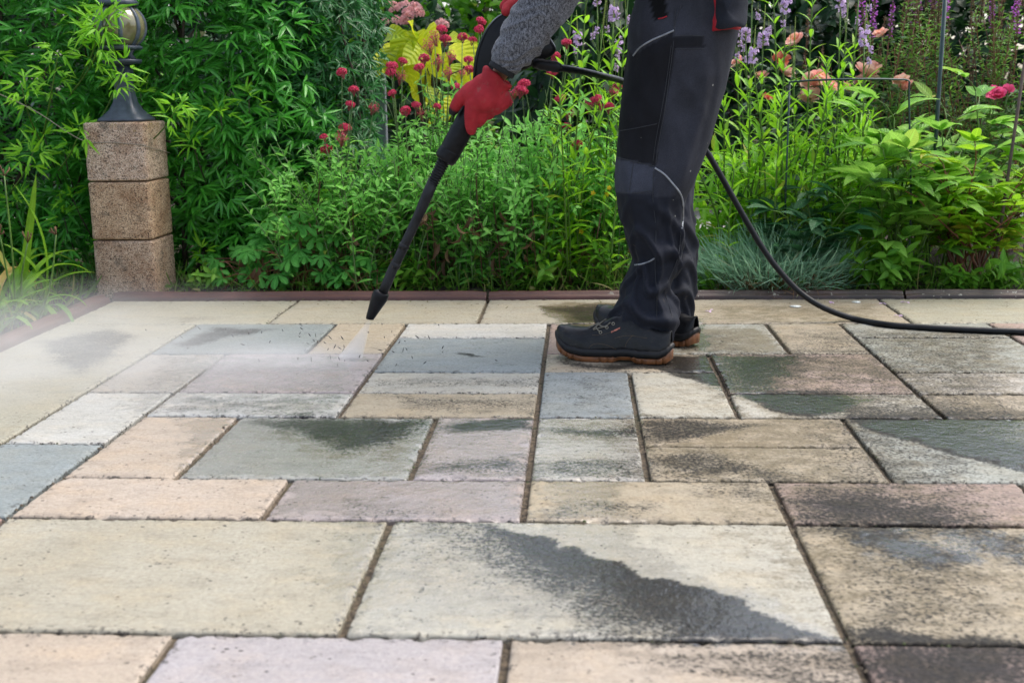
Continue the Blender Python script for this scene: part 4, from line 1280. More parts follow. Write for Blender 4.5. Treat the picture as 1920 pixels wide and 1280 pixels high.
def loosestrife(label, px, Y, seed, n, tops):
    rng = np.random.default_rng(seed)
    bx = gx(px, Y)
    t = thing("purple_loosestrife", label, "flowering plant", (bx, Y, 0), "purple loosestrife at the back of the bed")
    sb, lb = Buf(), Buf()
    ends = [(np.array(at(x, y, Y + rng.normal(0, .06))), fl) for x, y, fl in tops]
    for k in range(n):
        ends.append((np.array([bx + rng.normal(0, .2), Y + rng.normal(0, .12), rng.uniform(.55, 1.12)]), 0))
    for p, fl in ends:
        base = np.array([bx + rng.normal(0, .08), Y + rng.normal(0, .06), 0])
        ln = spline([base, base * .5 + p * .5 + rng.normal(0, .02, 3), p], 10)
        tube(sb, ln, np.linspace(.0035, .0016, 10), 5)
        leafy(lb, ln, np.arange(.12, .98, .022 / ln[-1, 2]), 2, lambda q: .055 - .025 * q, .0115, .45, rng, 'lance', 3, (.1, .9), .3, (0, 1), .12)
        for q in range(4):
            P_, T_ = along(ln, np.array([rng.uniform(.5, .95)]))
            e = P_[0] + np.array([rng.normal(0, .05), rng.normal(0, .04), rng.uniform(.08, .16)])
            sl = spline([P_[0], (P_[0] + e) / 2 + rng.normal(0, .006, 3), e], 5)
            tube(sb, sl, [.0016, .0014, .0013, .0012, .001], 4)
            leafy(lb, sl, np.array([.25, .45, .65, .85]), 2, .028, .008, .6, rng, 'lance', 3, (.1, .6), .3)
        o = put("spike", LS[rng.integers(3)], M_SEED, t, ln[-1] - np.array([0, 0, .05]), rng.uniform(0, 6), rng.uniform(.8, 1.15), (rng.normal(0, .1), rng.normal(0, .1)))
        if fl:
            link("blossoms", LF[rng.integers(3)], M_FLOO, o, None, Vector((0, 0, .03)))
    sb.build("stems", M_STEM_R, t); lb.build("foliage", M_LOO, t)
loosestrife("purple loosestrife with the brightest violet spike beside the big lilac spike", 1650, 4.75, 501, 8, [(1622, 40, 1), (1635, 60, 1), (1668, 60, 1), (1700, 20, 0), (1650, 95, 0)])
loosestrife("purple loosestrife with brown seed spikes left of the dark green stake", 1735, 4.9, 502, 16, [(1708, 10, 1), (1728, 8, 1), (1752, 12, 1), (1770, 30, 1), (1716, 40, 1), (1690, 30, 0), (1742, 40, 0)])
loosestrife("purple loosestrife with a few violet flowers at the top right corner", 1870, 4.8, 503, 20, [(1900, 20, 1), (1908, 55, 1), (1862, 40, 1), (1840, 20, 0), (1820, 30, 0)])

# ---- roses
def f_rose(b, rng):
    for lay, (n, el, L, W, r0) in enumerate([(7, .25, .040, .042, .006), (7, .6, .036, .038, .005), (6, .95, .030, .032, .004), (5, 1.25, .024, .024, .002)]):
        an = np.arange(n) * 6.283 / n + rng.uniform(0, 6) + rng.normal(0, .15, n)
        out = np.stack([np.cos(an), np.sin(an), an * 0], 1)
        e = el + rng.normal(0, .12, n)
        D = out * np.cos(e)[:, None] + np.array([0, 0, 1]) * np.sin(e)[:, None]
        U = np.array([0, 0, 1]) * np.cos(e)[:, None] - out * np.sin(e)[:, None]
        leaves(b, out * r0 + np.array([0, 0, .002 * lay]), D, U, L * rng.uniform(.85, 1.15, n), W, 'petal', 5, rng.uniform(-.9, -.1, n), .35, rng.uniform(.2, 1, n), [.75 if lay > 1 else .1] * n, 0, .10)
RS = flower_meshes("rose_bloom", f_rose, 4)
def rose_bush(label, px, Y, seed, blooms, n, h, flmat, grp="rose bushes behind the wire plant support", sc=1.0):
    rng = np.random.default_rng(seed)
    bx = gx(px, Y)
    t = thing("rose_bush", label, "rose bush", (bx, Y, 0), grp)
    sb, lb = Buf(), Buf()
    ends = [np.array(at(x, y, Y + rng.normal(-.06, .04))) for x, y, s_, m_ in blooms]
    for (x, y, s_, m_), p in zip(blooms, ends):
        put("rose_bloom", RS[rng.integers(4)].copy(), M_FROSR if m_ else flmat, t, p, rng.uniform(0, 6), s_ * sc, (rng.uniform(.3, .9), rng.normal(0, .3)))
    ends += [np.array([bx + rng.normal(0, .16), Y + rng.normal(0, .12), h * rng.uniform(.5, 1)]) for k in range(n)]
    for p in ends:
        base = np.array([bx + rng.normal(0, .07), Y + rng.normal(0, .06), 0])
        ln = spline([base, base * .5 + p * .5 + rng.normal(0, .03, 3), p], 9)
        tube(sb, ln, np.linspace(.0045, .002, 9), 5)
        for q in np.linspace(.3, .95, 8):
            P_, T_ = along(ln, np.array([q]))
            a2 = rng.uniform(0, 6.28)
            compound(lb, sb, P_[0], (math.cos(a2), math.sin(a2), .4), (0, 0, 1), rng, .045, .028, 5, 'ovate', (0, 1), .05, .05, (.1, .6), 4)
    sb.build("stems", M_STEM, t); lb.build("foliage", M_ROS, t)
rose_bush("rose bush with peach and coral blooms behind the obedient plants", 1440, 4.65, 601, [(1493, 82, 1.05, 0), (1463, 116, .9, 1), (1470, 140, 1.0, 0), (1386, 120, .8, 0), (1428, 146, .7, 0), (1438, 186, .6, 1)], 12, .62, M_FROS)
rose_bush("rose bush with large peach blooms under the wire hoop", 1545, 4.55, 602, [(1522, 160, 1.15, 0), (1518, 186, 1.1, 0), (1550, 165, .95, 0), (1560, 172, .9, 0), (1585, 168, .75, 0), (1535, 150, .9, 0)], 9, .5, M_FROS)
rose_bush("rose bush with salmon pink blooms near the corner of the wire hoop", 1650, 4.6, 603, [(1622, 140, 1.15, 0), (1634, 135, .95, 0), (1616, 156, .9, 0), (1690, 156, .85, 0), (1700, 165, .7, 0), (1652, 68, .75, 0)], 9, .55, M_FROS)
rose_bush("bush with a few magenta blooms by the wooden stake", 1880, 4.5, 604, [(1868, 182, .85, 0), (1890, 172, .6, 0), (1862, 172, .55, 0)], 9, .6, M_FPNK, "rose bushes behind the wire plant support")

# ---- golden leaved young catalpa
rng = np.random.default_rng(71)
Yc = 4.85
t = thing("golden_catalpa", "young shrub with big bright yellow leaves behind the valerian", "shrub", (gx(770, Yc), Yc, 0))
lb, sb = Buf(), Buf()
CL = [(765, 58, (740, 130), .19), (735, 90, (712, 130), .15), (775, 70, (800, 120), .22), (770, 75, (785, 40), .16), (800, 55, (815, 95), .17), (745, 80, (738, 115), .17), (760, 100, (765, 165), .17),
      (800, 130, (775, 195), .18), (820, 110, (835, 150), .16), (850, 85, (890, 95), .19), (865, 80, (880, 115), .18), (790, 90, (755, 120), .16), (740, 110, (725, 130), .12), (850, 120, (845, 150), .14), (725, 70, (748, 50), .14), (812, 165, (812, 205), .12), (835, 75, (860, 70), .13), (780, 95, (772, 150), .2), (722, 105, (700, 150), .14), (808, 190, (800, 250), .16), (830, 180, (842, 240), .15), (790, 150, (770, 205), .15), (870, 130, (882, 180), .14)]
trunk = spline([(gx(770, Yc), Yc, 0), at(795, 260, Yc), at(785, 150, Yc), at(775, 60, Yc)], 12)
tube(sb, trunk, np.linspace(.014, .005, 12), 7)
for x, y, (tx, ty), L in CL:
    dY = rng.uniform(-.2, .2)
    p, q = np.array(at(x, y, Yc + dY)), np.array(at(tx, ty, Yc + dY - .1))
    d = q - p
    k = rng.integers(4, 12)
    tube(sb, spline([trunk[k], (trunk[k] + p) / 2 + np.array([0, 0, .02]), p], 6), np.linspace(.004, .0022, 6), 5)
    leaves(lb, [p], d, (rng.normal(0, .55), -.6 + rng.normal(0, .3), .65), L * .86, L * .64, 'heart', 9, rng.uniform(.3, 1.2), .26, [rng.random()], rng.random() * .2, 0, .05)
sb.build("branches", M_BARK, t); lb.build("foliage", M_CAT, t)

# ---- low plants at the front
def cinquefoil(label, px, Y, seed, n, h, r):
    rng = np.random.default_rng(seed)
    bx = gx(px, Y)
    t = thing("cinquefoil", label, "garden plant", (bx, Y, 0), "low cinquefoils beside the kerb")
    lb, sb = Buf(), Buf()
    for k in range(n):
        an, rad = rng.uniform(0, 6.28), r * math.sqrt(rng.random())
        p = np.array([bx + rad * math.cos(an), Y + .75 * rad * math.sin(an), h * rng.uniform(.35, 1.05) * (1 - .45 * (rad / r) ** 2)])
        base = np.array([bx + rng.normal(0, .05), Y + rng.normal(0, .05), 0])
        tube(sb, spline([base, base * .4 + p * .6 + np.array([0, 0, .03]), p], 7), np.linspace(.0022, .0013, 7), 4)
        out = unit(np.array([p[0] - bx + rng.normal(0, .04), p[1] - Y - .06, .02]))
        up = unit(np.array([out[0] * .5, -.55, .9]) + rng.normal(0, .2, 3))
        D = unit(out - up * np.dot(out, up))
        S = np.cross(D, up)
        b0 = rng.random()
        L = rng.uniform(.042, .066)
        for a2, sc in ((0, 1), (.75, .95), (-.75, .95), (1.6, .72), (-1.6, .72)):
            leaves(lb, [p], D * math.cos(a2) + S * math.sin(a2), up + rng.normal(0, .08, 3), L * sc, L * sc * .40, 'obov', 14, rng.uniform(.2, .9), .3, [np.clip(b0 + rng.normal(0, .12), 0, 1)], 0, .16)
    sb.build("stems", M_STEM_R, t); lb.build("foliage", M_POT, t)
cinquefoil("low cinquefoil with toothed leaves nearest the stone pillar", 470, 3.93, 701, 42, .19, .14)
cinquefoil("larger cinquefoil with toothed five part leaves under the fine leaved shrub", 565, 3.96, 702, 80, .27, .20)
cinquefoil("small toothed leaf cinquefoil beside the lance nozzle", 672, 3.88, 703, 16, .15, .09)

def straps(label, px, py, seed, n, name="daylily"):
    rng = np.random.default_rng(seed)
    g_ = ground(px, py)
    t = thing(name, label, "garden plant", (g_.x, g_.y, 0))
    lb, sb, hb = Buf(), Buf(), Buf()
    an = rng.uniform(0, 6.28, n)
    P = np.stack([g_.x + rng.normal(0, .05, n), g_.y + rng.normal(0, .06, n), np.zeros(n)], 1)
    out = np.stack([np.cos(an), np.sin(an) * .8, an * 0], 1)
    el = rng.uniform(.75, 1.4, n)
    D = out * np.cos(el)[:, None] + np.array([0, 0, 1]) * np.sin(el)[:, None]
    U = np.array([0, 0, 1]) * np.cos(el)[:, None] - out * np.sin(el)[:, None]
    leaves(lb, P, D, U, rng.uniform(.30, .58, n) * (1 - .62 * np.clip(np.cos(an) + .15, 0, 1)), rng.uniform(.017, .027, n), 'strap', 14, rng.uniform(.9, 2.7, n), .35, rng.random(n), np.where(rng.random(n) < .14, rng.uniform(.4, 1, n), 0))
    # the tall upright blade, the ones reaching over the pillar
    for b0, e, tip, cu in (((30, 560), (70, 330), .026, .1), ((60, 500), (225, 458), .016, 1.2), ((80, 560), (165, 500), .024, 1.5)):
        p, q = np.array(at(*b0, g_.y + .15)), np.array(at(*e, g_.y + .1))
        if cu > .5:
            p[2] = 0
            leaves(lb, [p], (q - p) + np.array([0, 0, .25]), np.cross(q - p, (0, 1, 0)) * -1 + np.array([0, 0, .3]), np.linalg.norm(q - p) * 1.15, tip, 'strap', 14, cu, .3, [.7])
        else:
            p[2] = 0
            leaves(lb, [p], q - p, (.6, -.8, .2), np.linalg.norm(q - p), tip, 'strap', 10, cu, .35, [.8])
    for x0, y0, x1, y1 in ((30, 600, 8, 330), (35, 620, 0, 440), (45, 600, 52, 455), (70, 600, 105, 440), (-40, 600, -50, 380)):
        p, q = np.array(at(x0, y0, g_.y - .02)), np.array(at(x1, y1, g_.y - .02))
        p[2] = 0
        tube(sb, spline([p, (p + q) / 2 + rng.normal(0, .008, 3), q], 8), np.linspace(.0035, .0022, 8), 6)
        hb = Buf()
        for k in range(5):
            e = q + np.array([rng.normal(0, .012), rng.normal(0, .008), rng.uniform(.005, .03)])
            tube(hb, [q, (q + e) / 2, e, e + np.array([0, 0, .006])], [.0018, .0016, .003, .0008], 5, (rng.random(), 0, 1, 0))
        hb.build("seed_head", M_DRY, t)
    sb.build("flower_stalks", M_STEM, t); lb.build("foliage", M_DAY, t)
straps("arching strap leaved daylily with dry flower stalks at the left edge", -5, 606, 81, 66)

def tuft(label, px, Y, seed, n, r):
    rng = np.random.default_rng(seed)
    bx = gx(px, Y)
    t = thing("dianthus_tuft", label, "garden plant", (bx, Y, 0))
    lb, db = Buf(), Buf()
    an, rad = rng.uniform(0, 6.28, n), r * np.sqrt(rng.random(n))
    P = np.stack([bx + rad * np.cos(an) * .8, Y + rad * np.sin(an) * .55, rng.uniform(.0, .13, n) * (1 - .5 * (rad / r) ** 2)], 1)
    D = np.stack([np.cos(an) * rad / r * 1.0, np.sin(an) * rad / r * .9 - .1, np.full(n, .75)], 1) + rng.normal(0, .3, (n, 3))
    leaves(lb, P, D, rng.normal(size=(n, 3)), rng.uniform(.07, .15, n), rng.uniform(.003, .005, n), 'blade', 5, rng.uniform(.0, 1.1, n), .5, rng.random(n), (rng.random(n) < .04) * .7)
    m_ = n // 3
    an, rad = rng.uniform(0, 6.28, m_), r * np.sqrt(rng.random(m_)) * .95
    P = np.stack([bx + rad * np.cos(an) * .8, Y - .03 + rad * np.sin(an) * .55, rng.uniform(.0, .05, m_)], 1)
    leaves(db, P, rng.normal(0, 1, (m_, 3)) + np.array([0, -.4, .2]), rng.normal(size=(m_, 3)), rng.uniform(.04, .09, m_), .003, 'blade', 5, rng.uniform(.5, 2.2, m_), .4, rng.random(m_))
    lb.build("foliage", M_DIA, t); db.build("withered_leaves", M_DRY, t)
tuft("blue grey grassy tuft of dianthus beneath the black hose", 1450, 3.92, 91, 2300, .30)

def weed(label, px, Y, seed, n, L, W, h, prof='ovate'):
    rng = np.random.default_rng(seed)
    bx = gx(px, Y)
    t = thing("leafy_weed", label, "weed", (bx, Y, 0), "leafy weeds along the kerb")
    lb, sb = Buf(), Buf()
    for k in range(n):
        ln = stem_line((bx + rng.normal(0, .03), Y + rng.normal(0, .02), 0), h * rng.uniform(.6, 1.1), (rng.normal(0, .06), rng.normal(-.02, .04)), rng, .1, 6)
        tube(sb, ln, np.linspace(.0022, .0012, 6), 4)
        leafy(lb, ln, np.array([.15, .35, .55, .72, .88, 1.0]), 2, L, W, .35, rng, prof, 5, (.1, 1.0), .3, (0, 1), .08)
    sb.build("stems", M_STEM, t); lb.build("foliage", M_WEED, t)
weed("small round leaved weed at the kerb beside the far boot", 1318, 3.84, 801, 5, .035, .017, .07)
weed("bushy broad leaved weed right of the dianthus tuft", 1660, 3.86, 802, 7, .055, .024, .13)
weed("upright leafy weed with pointed leaves in the middle of the right bed edge", 1715, 3.88, 803, 7, .055, .022, .17)
weed("low spreading weed near the right end of the kerb", 1800, 3.84, 804, 7, .045, .02, .08)
weed("low weed at the right edge where the hose leaves the picture", 1890, 3.86, 805, 7, .05, .022, .10)
weed("young leafy weed just left of the worker's boots", 1120, 3.88, 806, 6, .05, .02, .16, 'lance')
weed("leafy weed at the kerb beneath the withered valerian stems", 985, 3.88, 807, 6, .055, .022, .13, 'lance')
weed("pale leafy weed right of the lance nozzle", 780, 3.86, 808, 6, .06, .02, .11, 'lance')
weed("weed with small leaves between the pillar and the cinquefoil", 375, 3.88, 809, 6, .035, .016, .10)
# ground cover: grass and seedlings nobody could count
rng = np.random.default_rng(99)
b = Buf()
n = 2600
X_ = rng.uniform(-2.2, 2.4, n); Yg = 3.79 + np.abs(rng.normal(0, .22, n))
k_ = X_ < kx(-7) - .1
leaves(b, np.stack([X_, Yg, np.zeros(n)], 1), np.stack([rng.normal(0, .5, n), rng.normal(-.2, .5, n), np.ones(n)], 1), rng.normal(size=(n, 3)), rng.uniform(.03, .13, n), rng.uniform(.003, .006, n), 'blade', 5, rng.uniform(.2, 1.6, n), .3, rng.random(n), (rng.random(n) < .15) * .8)
n = 2400
X_ = rng.uniform(-2.2, 2.4, n); Yg = 3.80 + np.abs(rng.normal(0, .35, n))
leaves(b, np.stack([X_, Yg, rng.uniform(0, .03, n)], 1), np.stack([rng.normal(0, 1, n), rng.normal(-.3, 1, n), rng.uniform(.1, .9, n)], 1), np.stack([rng.normal(0, .3, n), rng.normal(-.2, .3, n), np.ones(n)], 1), rng.uniform(.015, .045, n), rng.uniform(.009, .02, n), 'ovate', 4, rng.uniform(.1, .9, n), .25, rng.random(n), (rng.random(n) < .08) * .8)
n = 900
X_ = kx(-7) - .09 - np.abs(rng.normal(0, .35, n)); Yg = rng.uniform(2.2, 3.8, n)
leaves(b, np.stack([X_, Yg, np.zeros(n)], 1), np.stack([rng.normal(.1, .6, n), rng.normal(-.1, .6, n), np.ones(n)], 1), rng.normal(size=(n, 3)), rng.uniform(.03, .14, n), rng.uniform(.004, .011, n), 'blade', 5, rng.uniform(.2, 1.6, n), .3, rng.random(n), (rng.random(n) < .2) * .8)
tag(b.build("grass", M_GRA), "grass and seedlings covering the soil of the bed", "ground cover", None, "stuff")

# ---- filler behind: foliage at mid depth so that the bed closes up
def bush(name, label, cat, c, r, n, seed, mat, L, W, group=None, prof='ovate', depth=.5, curl=(.2, .9), stemmat=None, droop=0.0, blooms=None, bmat=None, front=True):
    rng = np.random.default_rng(seed)
    c, r = np.array(c), np.array(r)
    t = thing(name, label, cat, (c[0], c[1], 0), group)
    P, d, s = shrub_pts(c, r, n, rng, depth, 2.6, front)
    ok = P[:, 2] > .02
    P, d, s = P[ok], d[ok], s[ok]
    m_ = len(P)
    b = Buf()
    for k in range(3):
        D = unit(d * .5 + rng.normal(0, .7, (m_, 3)) + np.array([0, -.1, .25 - droop]))
        N_ = unit(d * .5 + np.array([0, -.1, .9]) + rng.normal(0, .35, (m_, 3)))
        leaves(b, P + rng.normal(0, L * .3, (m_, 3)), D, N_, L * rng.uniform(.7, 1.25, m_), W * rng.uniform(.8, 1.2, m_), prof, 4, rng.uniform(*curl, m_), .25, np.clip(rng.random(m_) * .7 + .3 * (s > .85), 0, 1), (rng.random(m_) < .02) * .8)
    b.build("crown" if cat == "tree" else "foliage", mat, t)
    sb = Buf()
    for i in range(14):
        f = np.array([c[0] + rng.normal(0, r[0] * .12), c[1] + rng.normal(0, r[1] * .12), -.02])
        e = P[rng.integers(m_)]
        tube(sb, spline([f, f * .45 + e * .55 + rng.normal(0, r[0] * .08, 3), e], 8), np.linspace(.02 * r[2], .004, 8), 6)
    sb.build("trunk" if cat == "tree" else "branches", stemmat or M_BARK, t)
    if blooms:
        for x, y, Yb, sc in blooms:
            put("flower_cluster", FLOWER["bg_cluster"][rng.integers(3)], bmat, t, at(x, y, Yb), rng.uniform(0, 6), sc, (.5, 0))
    return t
def f_cluster(b, rng):
    n = 26
    d = rdir(rng, n); d[:, 2] = np.abs(d[:, 2]) * .5
    P = d * .032
    for k in range(4):
        leaves(b, P, perp(unit(d), rng) + d * .3, d, .013, .012, 'petal', 2, .2, .2, rng.random(n))
flower_meshes("bg_cluster", f_cluster, 3)
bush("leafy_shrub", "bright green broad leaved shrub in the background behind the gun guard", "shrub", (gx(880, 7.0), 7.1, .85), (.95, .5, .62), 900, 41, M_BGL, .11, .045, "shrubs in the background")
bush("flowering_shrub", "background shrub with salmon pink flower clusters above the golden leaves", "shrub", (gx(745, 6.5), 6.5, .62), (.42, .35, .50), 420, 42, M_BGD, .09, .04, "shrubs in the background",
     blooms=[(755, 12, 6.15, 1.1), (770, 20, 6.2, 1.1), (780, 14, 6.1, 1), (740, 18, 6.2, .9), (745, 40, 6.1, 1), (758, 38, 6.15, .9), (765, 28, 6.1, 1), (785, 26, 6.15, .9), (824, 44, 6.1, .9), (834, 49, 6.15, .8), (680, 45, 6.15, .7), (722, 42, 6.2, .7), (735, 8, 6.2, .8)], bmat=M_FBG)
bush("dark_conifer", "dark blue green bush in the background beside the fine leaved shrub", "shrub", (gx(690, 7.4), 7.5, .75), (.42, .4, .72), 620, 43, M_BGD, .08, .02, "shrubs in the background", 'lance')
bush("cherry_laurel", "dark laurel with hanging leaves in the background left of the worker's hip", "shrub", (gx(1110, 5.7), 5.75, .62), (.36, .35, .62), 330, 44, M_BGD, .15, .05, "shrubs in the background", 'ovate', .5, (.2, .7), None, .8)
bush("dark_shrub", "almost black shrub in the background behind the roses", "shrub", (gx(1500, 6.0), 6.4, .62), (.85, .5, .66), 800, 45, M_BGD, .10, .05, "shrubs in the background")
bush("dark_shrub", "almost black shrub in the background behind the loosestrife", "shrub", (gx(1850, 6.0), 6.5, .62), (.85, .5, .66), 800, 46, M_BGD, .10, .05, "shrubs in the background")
bush("dark_shrub", "dark backing shrub added to close bright gaps behind the lamp", "shrub", (gx(150, 5.6), 5.7, .62), (1.0, .4, .72), 900, 49, M_BGD, .10, .045, "shrubs in the background")  # added backing so no bright sky shows through the fingered shrub
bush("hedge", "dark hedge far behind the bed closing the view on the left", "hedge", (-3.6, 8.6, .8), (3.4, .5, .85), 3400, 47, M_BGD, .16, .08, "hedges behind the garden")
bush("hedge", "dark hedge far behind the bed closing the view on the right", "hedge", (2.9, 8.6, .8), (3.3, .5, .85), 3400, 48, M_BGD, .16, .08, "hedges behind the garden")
# mid green filler between the perennials
bush("leafy_perennial", "leafy green perennial without flowers behind the spray lance", "garden plant", (gx(800, 4.45), 4.5, .22), (.34, .2, .26), 420, 51, M_VAL, .065, .02, "perennials without flowers", 'lance', .9, stemmat=M_STEM_G)
bush("leafy_perennial", "leafy green perennial without flowers behind the red glove's valerian", "garden plant", (gx(1030, 4.5), 4.55, .24), (.34, .2, .28), 420, 52, M_VAL, .07, .022, "perennials without flowers", 'lance', .9, stemmat=M_STEM_G)
bush("leafy_perennial", "lush yellow green perennial between the trousers and the dianthus tuft", "garden plant", (gx(1420, 4.35), 4.4, .20), (.26, .16, .24), 330, 53, M_PHY, .09, .02, "perennials without flowers", 'lance', .9, stemmat=M_STEM)
bush("leafy_perennial", "lush yellow green perennial between the two wire hoop legs", "garden plant", (gx(1590, 4.4), 4.42, .20), (.28, .16, .24), 330, 54, M_PHY, .09, .022, "perennials without flowers", 'lance', .9, stemmat=M_STEM)
# yellow corydalis-like flowers
rng = np.random.default_rng(77)
t = thing("yellow_flower", "tiny yellow flowers on thin stems just left of the worker's knee", "flower", (gx(1150, 4.0), 4.0, 0))
sb, fb = Buf(), Buf()
for x, y in ((1142, 352), (1112, 362), (1090, 434), (1138, 364)):
    p = np.array(at(x, y, 3.92)); base = np.array((gx(1130, 4.0) + rng.normal(0, .04), 4.0, 0))
    tube(sb, spline([base, (base + p) / 2 + rng.normal(0, .01, 3), p], 7), .0013, 4)
    an = np.arange(5) * 1.257
    leaves(fb, np.repeat([p], 5, 0), np.stack([np.cos(an), np.full(5, -.5), np.sin(an)], 1), (0, -1, .3), .009, .008, 'petal', 2, .2, .2, rng.random(5))
sb.build("stems", M_STEM, t); fb.build("petals", M_YEL, t)

# ---- stakes and plant support
M_WIRE = mat_plain("dark_green_wire", (.012, .038, .034), .35, .2, 30)
Yw = 3.92
hoop = thing("plant_support", "dark green wire hoop plant support holding up the peony", "plant support", (gx(1705, Yw), Yw, 0))
pr = at(1706, 150, Yw); pf = Vector((ground(1703, 520).x * 1.0, Yw, -.05)); pf.x = at(1703, 480, Yw).x
z_ = pr.z
pl_ = at(1482, 150, Yw + .02); pl_.z = z_
arc = [pl_ + Vector((0, .01, -.002))] + [Vector((pl_.x + (pr.x - pl_.x) * s_, Yw - .07 * math.sin(math.pi * s_), z_ + .004 * math.sin(math.pi * s_))) for s_ in (.15, .3, .45, .6, .75, .9)] + [Vector((pr.x - .012, Yw, z_)), Vector((pr.x, Yw, z_ - .01)), Vector((pr.x, Yw, z_ - .05)), Vector((pf.x, Yw, .25)), pf]
b = Buf(); tube(b, spline(arc, 90), .0032, 8); b.build("wire_hoop", M_WIRE, hoop)
b = Buf(); tube(b, [pl_ + Vector((0, .012, 0)), pl_ + Vector((0, .012, -.3)), Vector((pl_.x, Yw + .03, -.05))], .0032, 8); b.build("wire_leg", M_WIRE, hoop)
Yk = 4.1
b = Buf(); p0, p1 = Vector((at(1742, 440, Yk).x, Yk, -.05)), at(1776, -60, Yk)
tube(b, [p0, p0.lerp(p1, .5), p1], .0068, 10)
st = b.build("garden_stake", M_WIRE, None, True, None, tuple(p0))
tag(st, "thin dark green metal stake standing in the right of the bed", "stake")
b = Buf(); p0, p1 = at(1890, 330, 3.9), at(1924, 100, 3.9)
p0 = p1 + (p0 - p1) * ((p1.z + .04) / (p1.z - p0.z))
tube(b, [p0, p0.lerp(p1, .5), p1], .0055, 8)
tag(b.build("wooden_stake", mat_plain("weathered_wood", (.085, .060, .045), .8, .3, 60, .3), None, True, None, tuple(p0)), "thin weathered wooden stake leaning at the right edge", "stake")
b = Buf(); q0 = at(716, 200, 4.9)
box(b, (q0.x - .018, 4.88, -.05), (q0.x + .018, 4.92, at(716, 140, 4.9).z))
o = b.build("fence_post", mat_plain("grey_painted_post", (.20, .22, .25), .6, .1, 20), None, False, None, (q0.x, 4.9, 0))
md = o.modifiers.new("b", 'BEVEL'); md.width = .003
tag(o, "pale grey post behind the golden leaved shrub", "post")
# ================================================================== the worker
YN, YFAR = 2.90, 3.11          # the near and the far leg
pg = ground(1165, 668)
person = thing("person", "worker in charcoal trousers, grey jumper, red gloves and black safety shoes washing the patio", "person", (pg.x, 2.98, 0))
def trouser_material():
    t = NT("work_trouser_cloth")
    v = t.obj()
    a = t.attr("leaf")
    n1 = t.noise(v, 7, 5, .65)
    n2 = t.noise(v, 480, 3, .6)
    n3 = t.noise(t.mapping(v, loc=(2, 5, 1)), 34, 5, .7)
    c = t.mix(t.ss(n1, .35, .68, 0, .55), a.outputs['Color'], t.mix(1.0, a.outputs['Color'], (2.0, 2.0, 2.15), 'MULTIPLY'))
    c = t.mix(t.ss(n2, .4, .6, 0, .25), c, (.006, .006, .007))
    low = t.n('SeparateXYZ'); t.set(low.inputs[0], v)
    dust = t.math('MULTIPLY', t.ss(n3, .62, .74), t.ss(low.outputs[2], .05, .75, .55, .10))
    c = t.mix(dust, c, (.09, .075, .058))
    spot = t.n('TexVoronoi'); t.set(spot.inputs['Vector'], v); spot.inputs['Scale'].default_value = 24
    sc_ = t.n('SeparateColor'); t.set(sc_.inputs[0], spot.outputs['Color'])
    sp = t.math('MULTIPLY', t.ss(spot.outputs['Distance'], .045, .07, 1, 0), t.math('GREATER_THAN', sc_.outputs[0], .72))
    c = t.mix(t.math('MULTIPLY', sp, .7), c, (.35, .34, .31))
    t.P(Base_Color=c, Roughness=.78, Normal=t.bump(n2, .25, .0012, t.bump(n1, .25, .012)))
    t.p.inputs['Specular IOR Level'].default_value = .16
    t.p.inputs['Sheen Weight'].default_value = .02
    t.p.inputs['Sheen Roughness'].default_value = .5
    t.p.inputs['Sheen Tint'].default_value = (.5, .53, .62, 1)
    return t.m
M_TRO = trouser_material()
NEAR = [(-120, 1206, 1392), (-60, 1200, 1395), (0, 1193, 1394), (50, 1180, 1386), (100, 1178, 1375), (150, 1172, 1364), (200, 1166, 1350), (250, 1160, 1335), (300, 1155, 1318), (340, 1153, 1300), (370, 1156, 1285), (400, 1163, 1280), (430, 1171, 1279), (460, 1181, 1279), (485, 1189, 1276), (505, 1184, 1270), (525, 1176, 1258), (542, 1170, 1256), (560, 1163, 1266), (580, 1150, 1274), (600, 1142, 1272), (614, 1146, 1267), (620, 1150, 1266), (634, 1162, 1262)]
FAR = [(-120, 1215, 1392), (-60, 1215, 1390), (0, 1212, 1384), (50, 1205, 1372), (100, 1200, 1360), (150, 1198, 1348), (200, 1196, 1336), (250, 1194, 1324), (300, 1194, 1312), (350, 1196, 1300), (390, 1200, 1298), (430, 1206, 1302), (470, 1212, 1305), (500, 1216, 1306), (530, 1214, 1303), (555, 1210, 1300), (575, 1208, 1299), (590, 1212, 1297)]
PANELS = [  # the garment's panels and a painted dark pocket opening, drawn on its side view
    ([(1150, 40), (1186, 105), (1265, 57), (1262, 120), (1240, 230), (1229, 312), (1140, 292)], (.0085, .0088, .0110)),
    ([(1140, 295), (1229, 313), (1222, 360), (1140, 362)], (.042, .046, .060)),
    ([(1140, 360), (1280, 372), (1290, 480), (1275, 640), (1130, 640)], (.0130, .0145, .0205)),
    ([(1264, 68), (1322, 68), (1320, 92), (1264, 92)], (.009,.0095,.012)),
    ([(1216, -10), (1246, -10), (1251, 31), (1227, 38), (1219, 10)], (.0022,.0022,.0022)),  # front pocket opening: its shaded inside painted black onto the cloth
]
def inpoly(P, q):
    return sdist(P, q) > 0
def proj(p):
    d = Vector(p) - Vector((0, 0, H))
    return 960 + F_PX * d.dot(CX) / d.dot(CF), 640 - F_PX * d.dot(CU) / d.dot(CF)
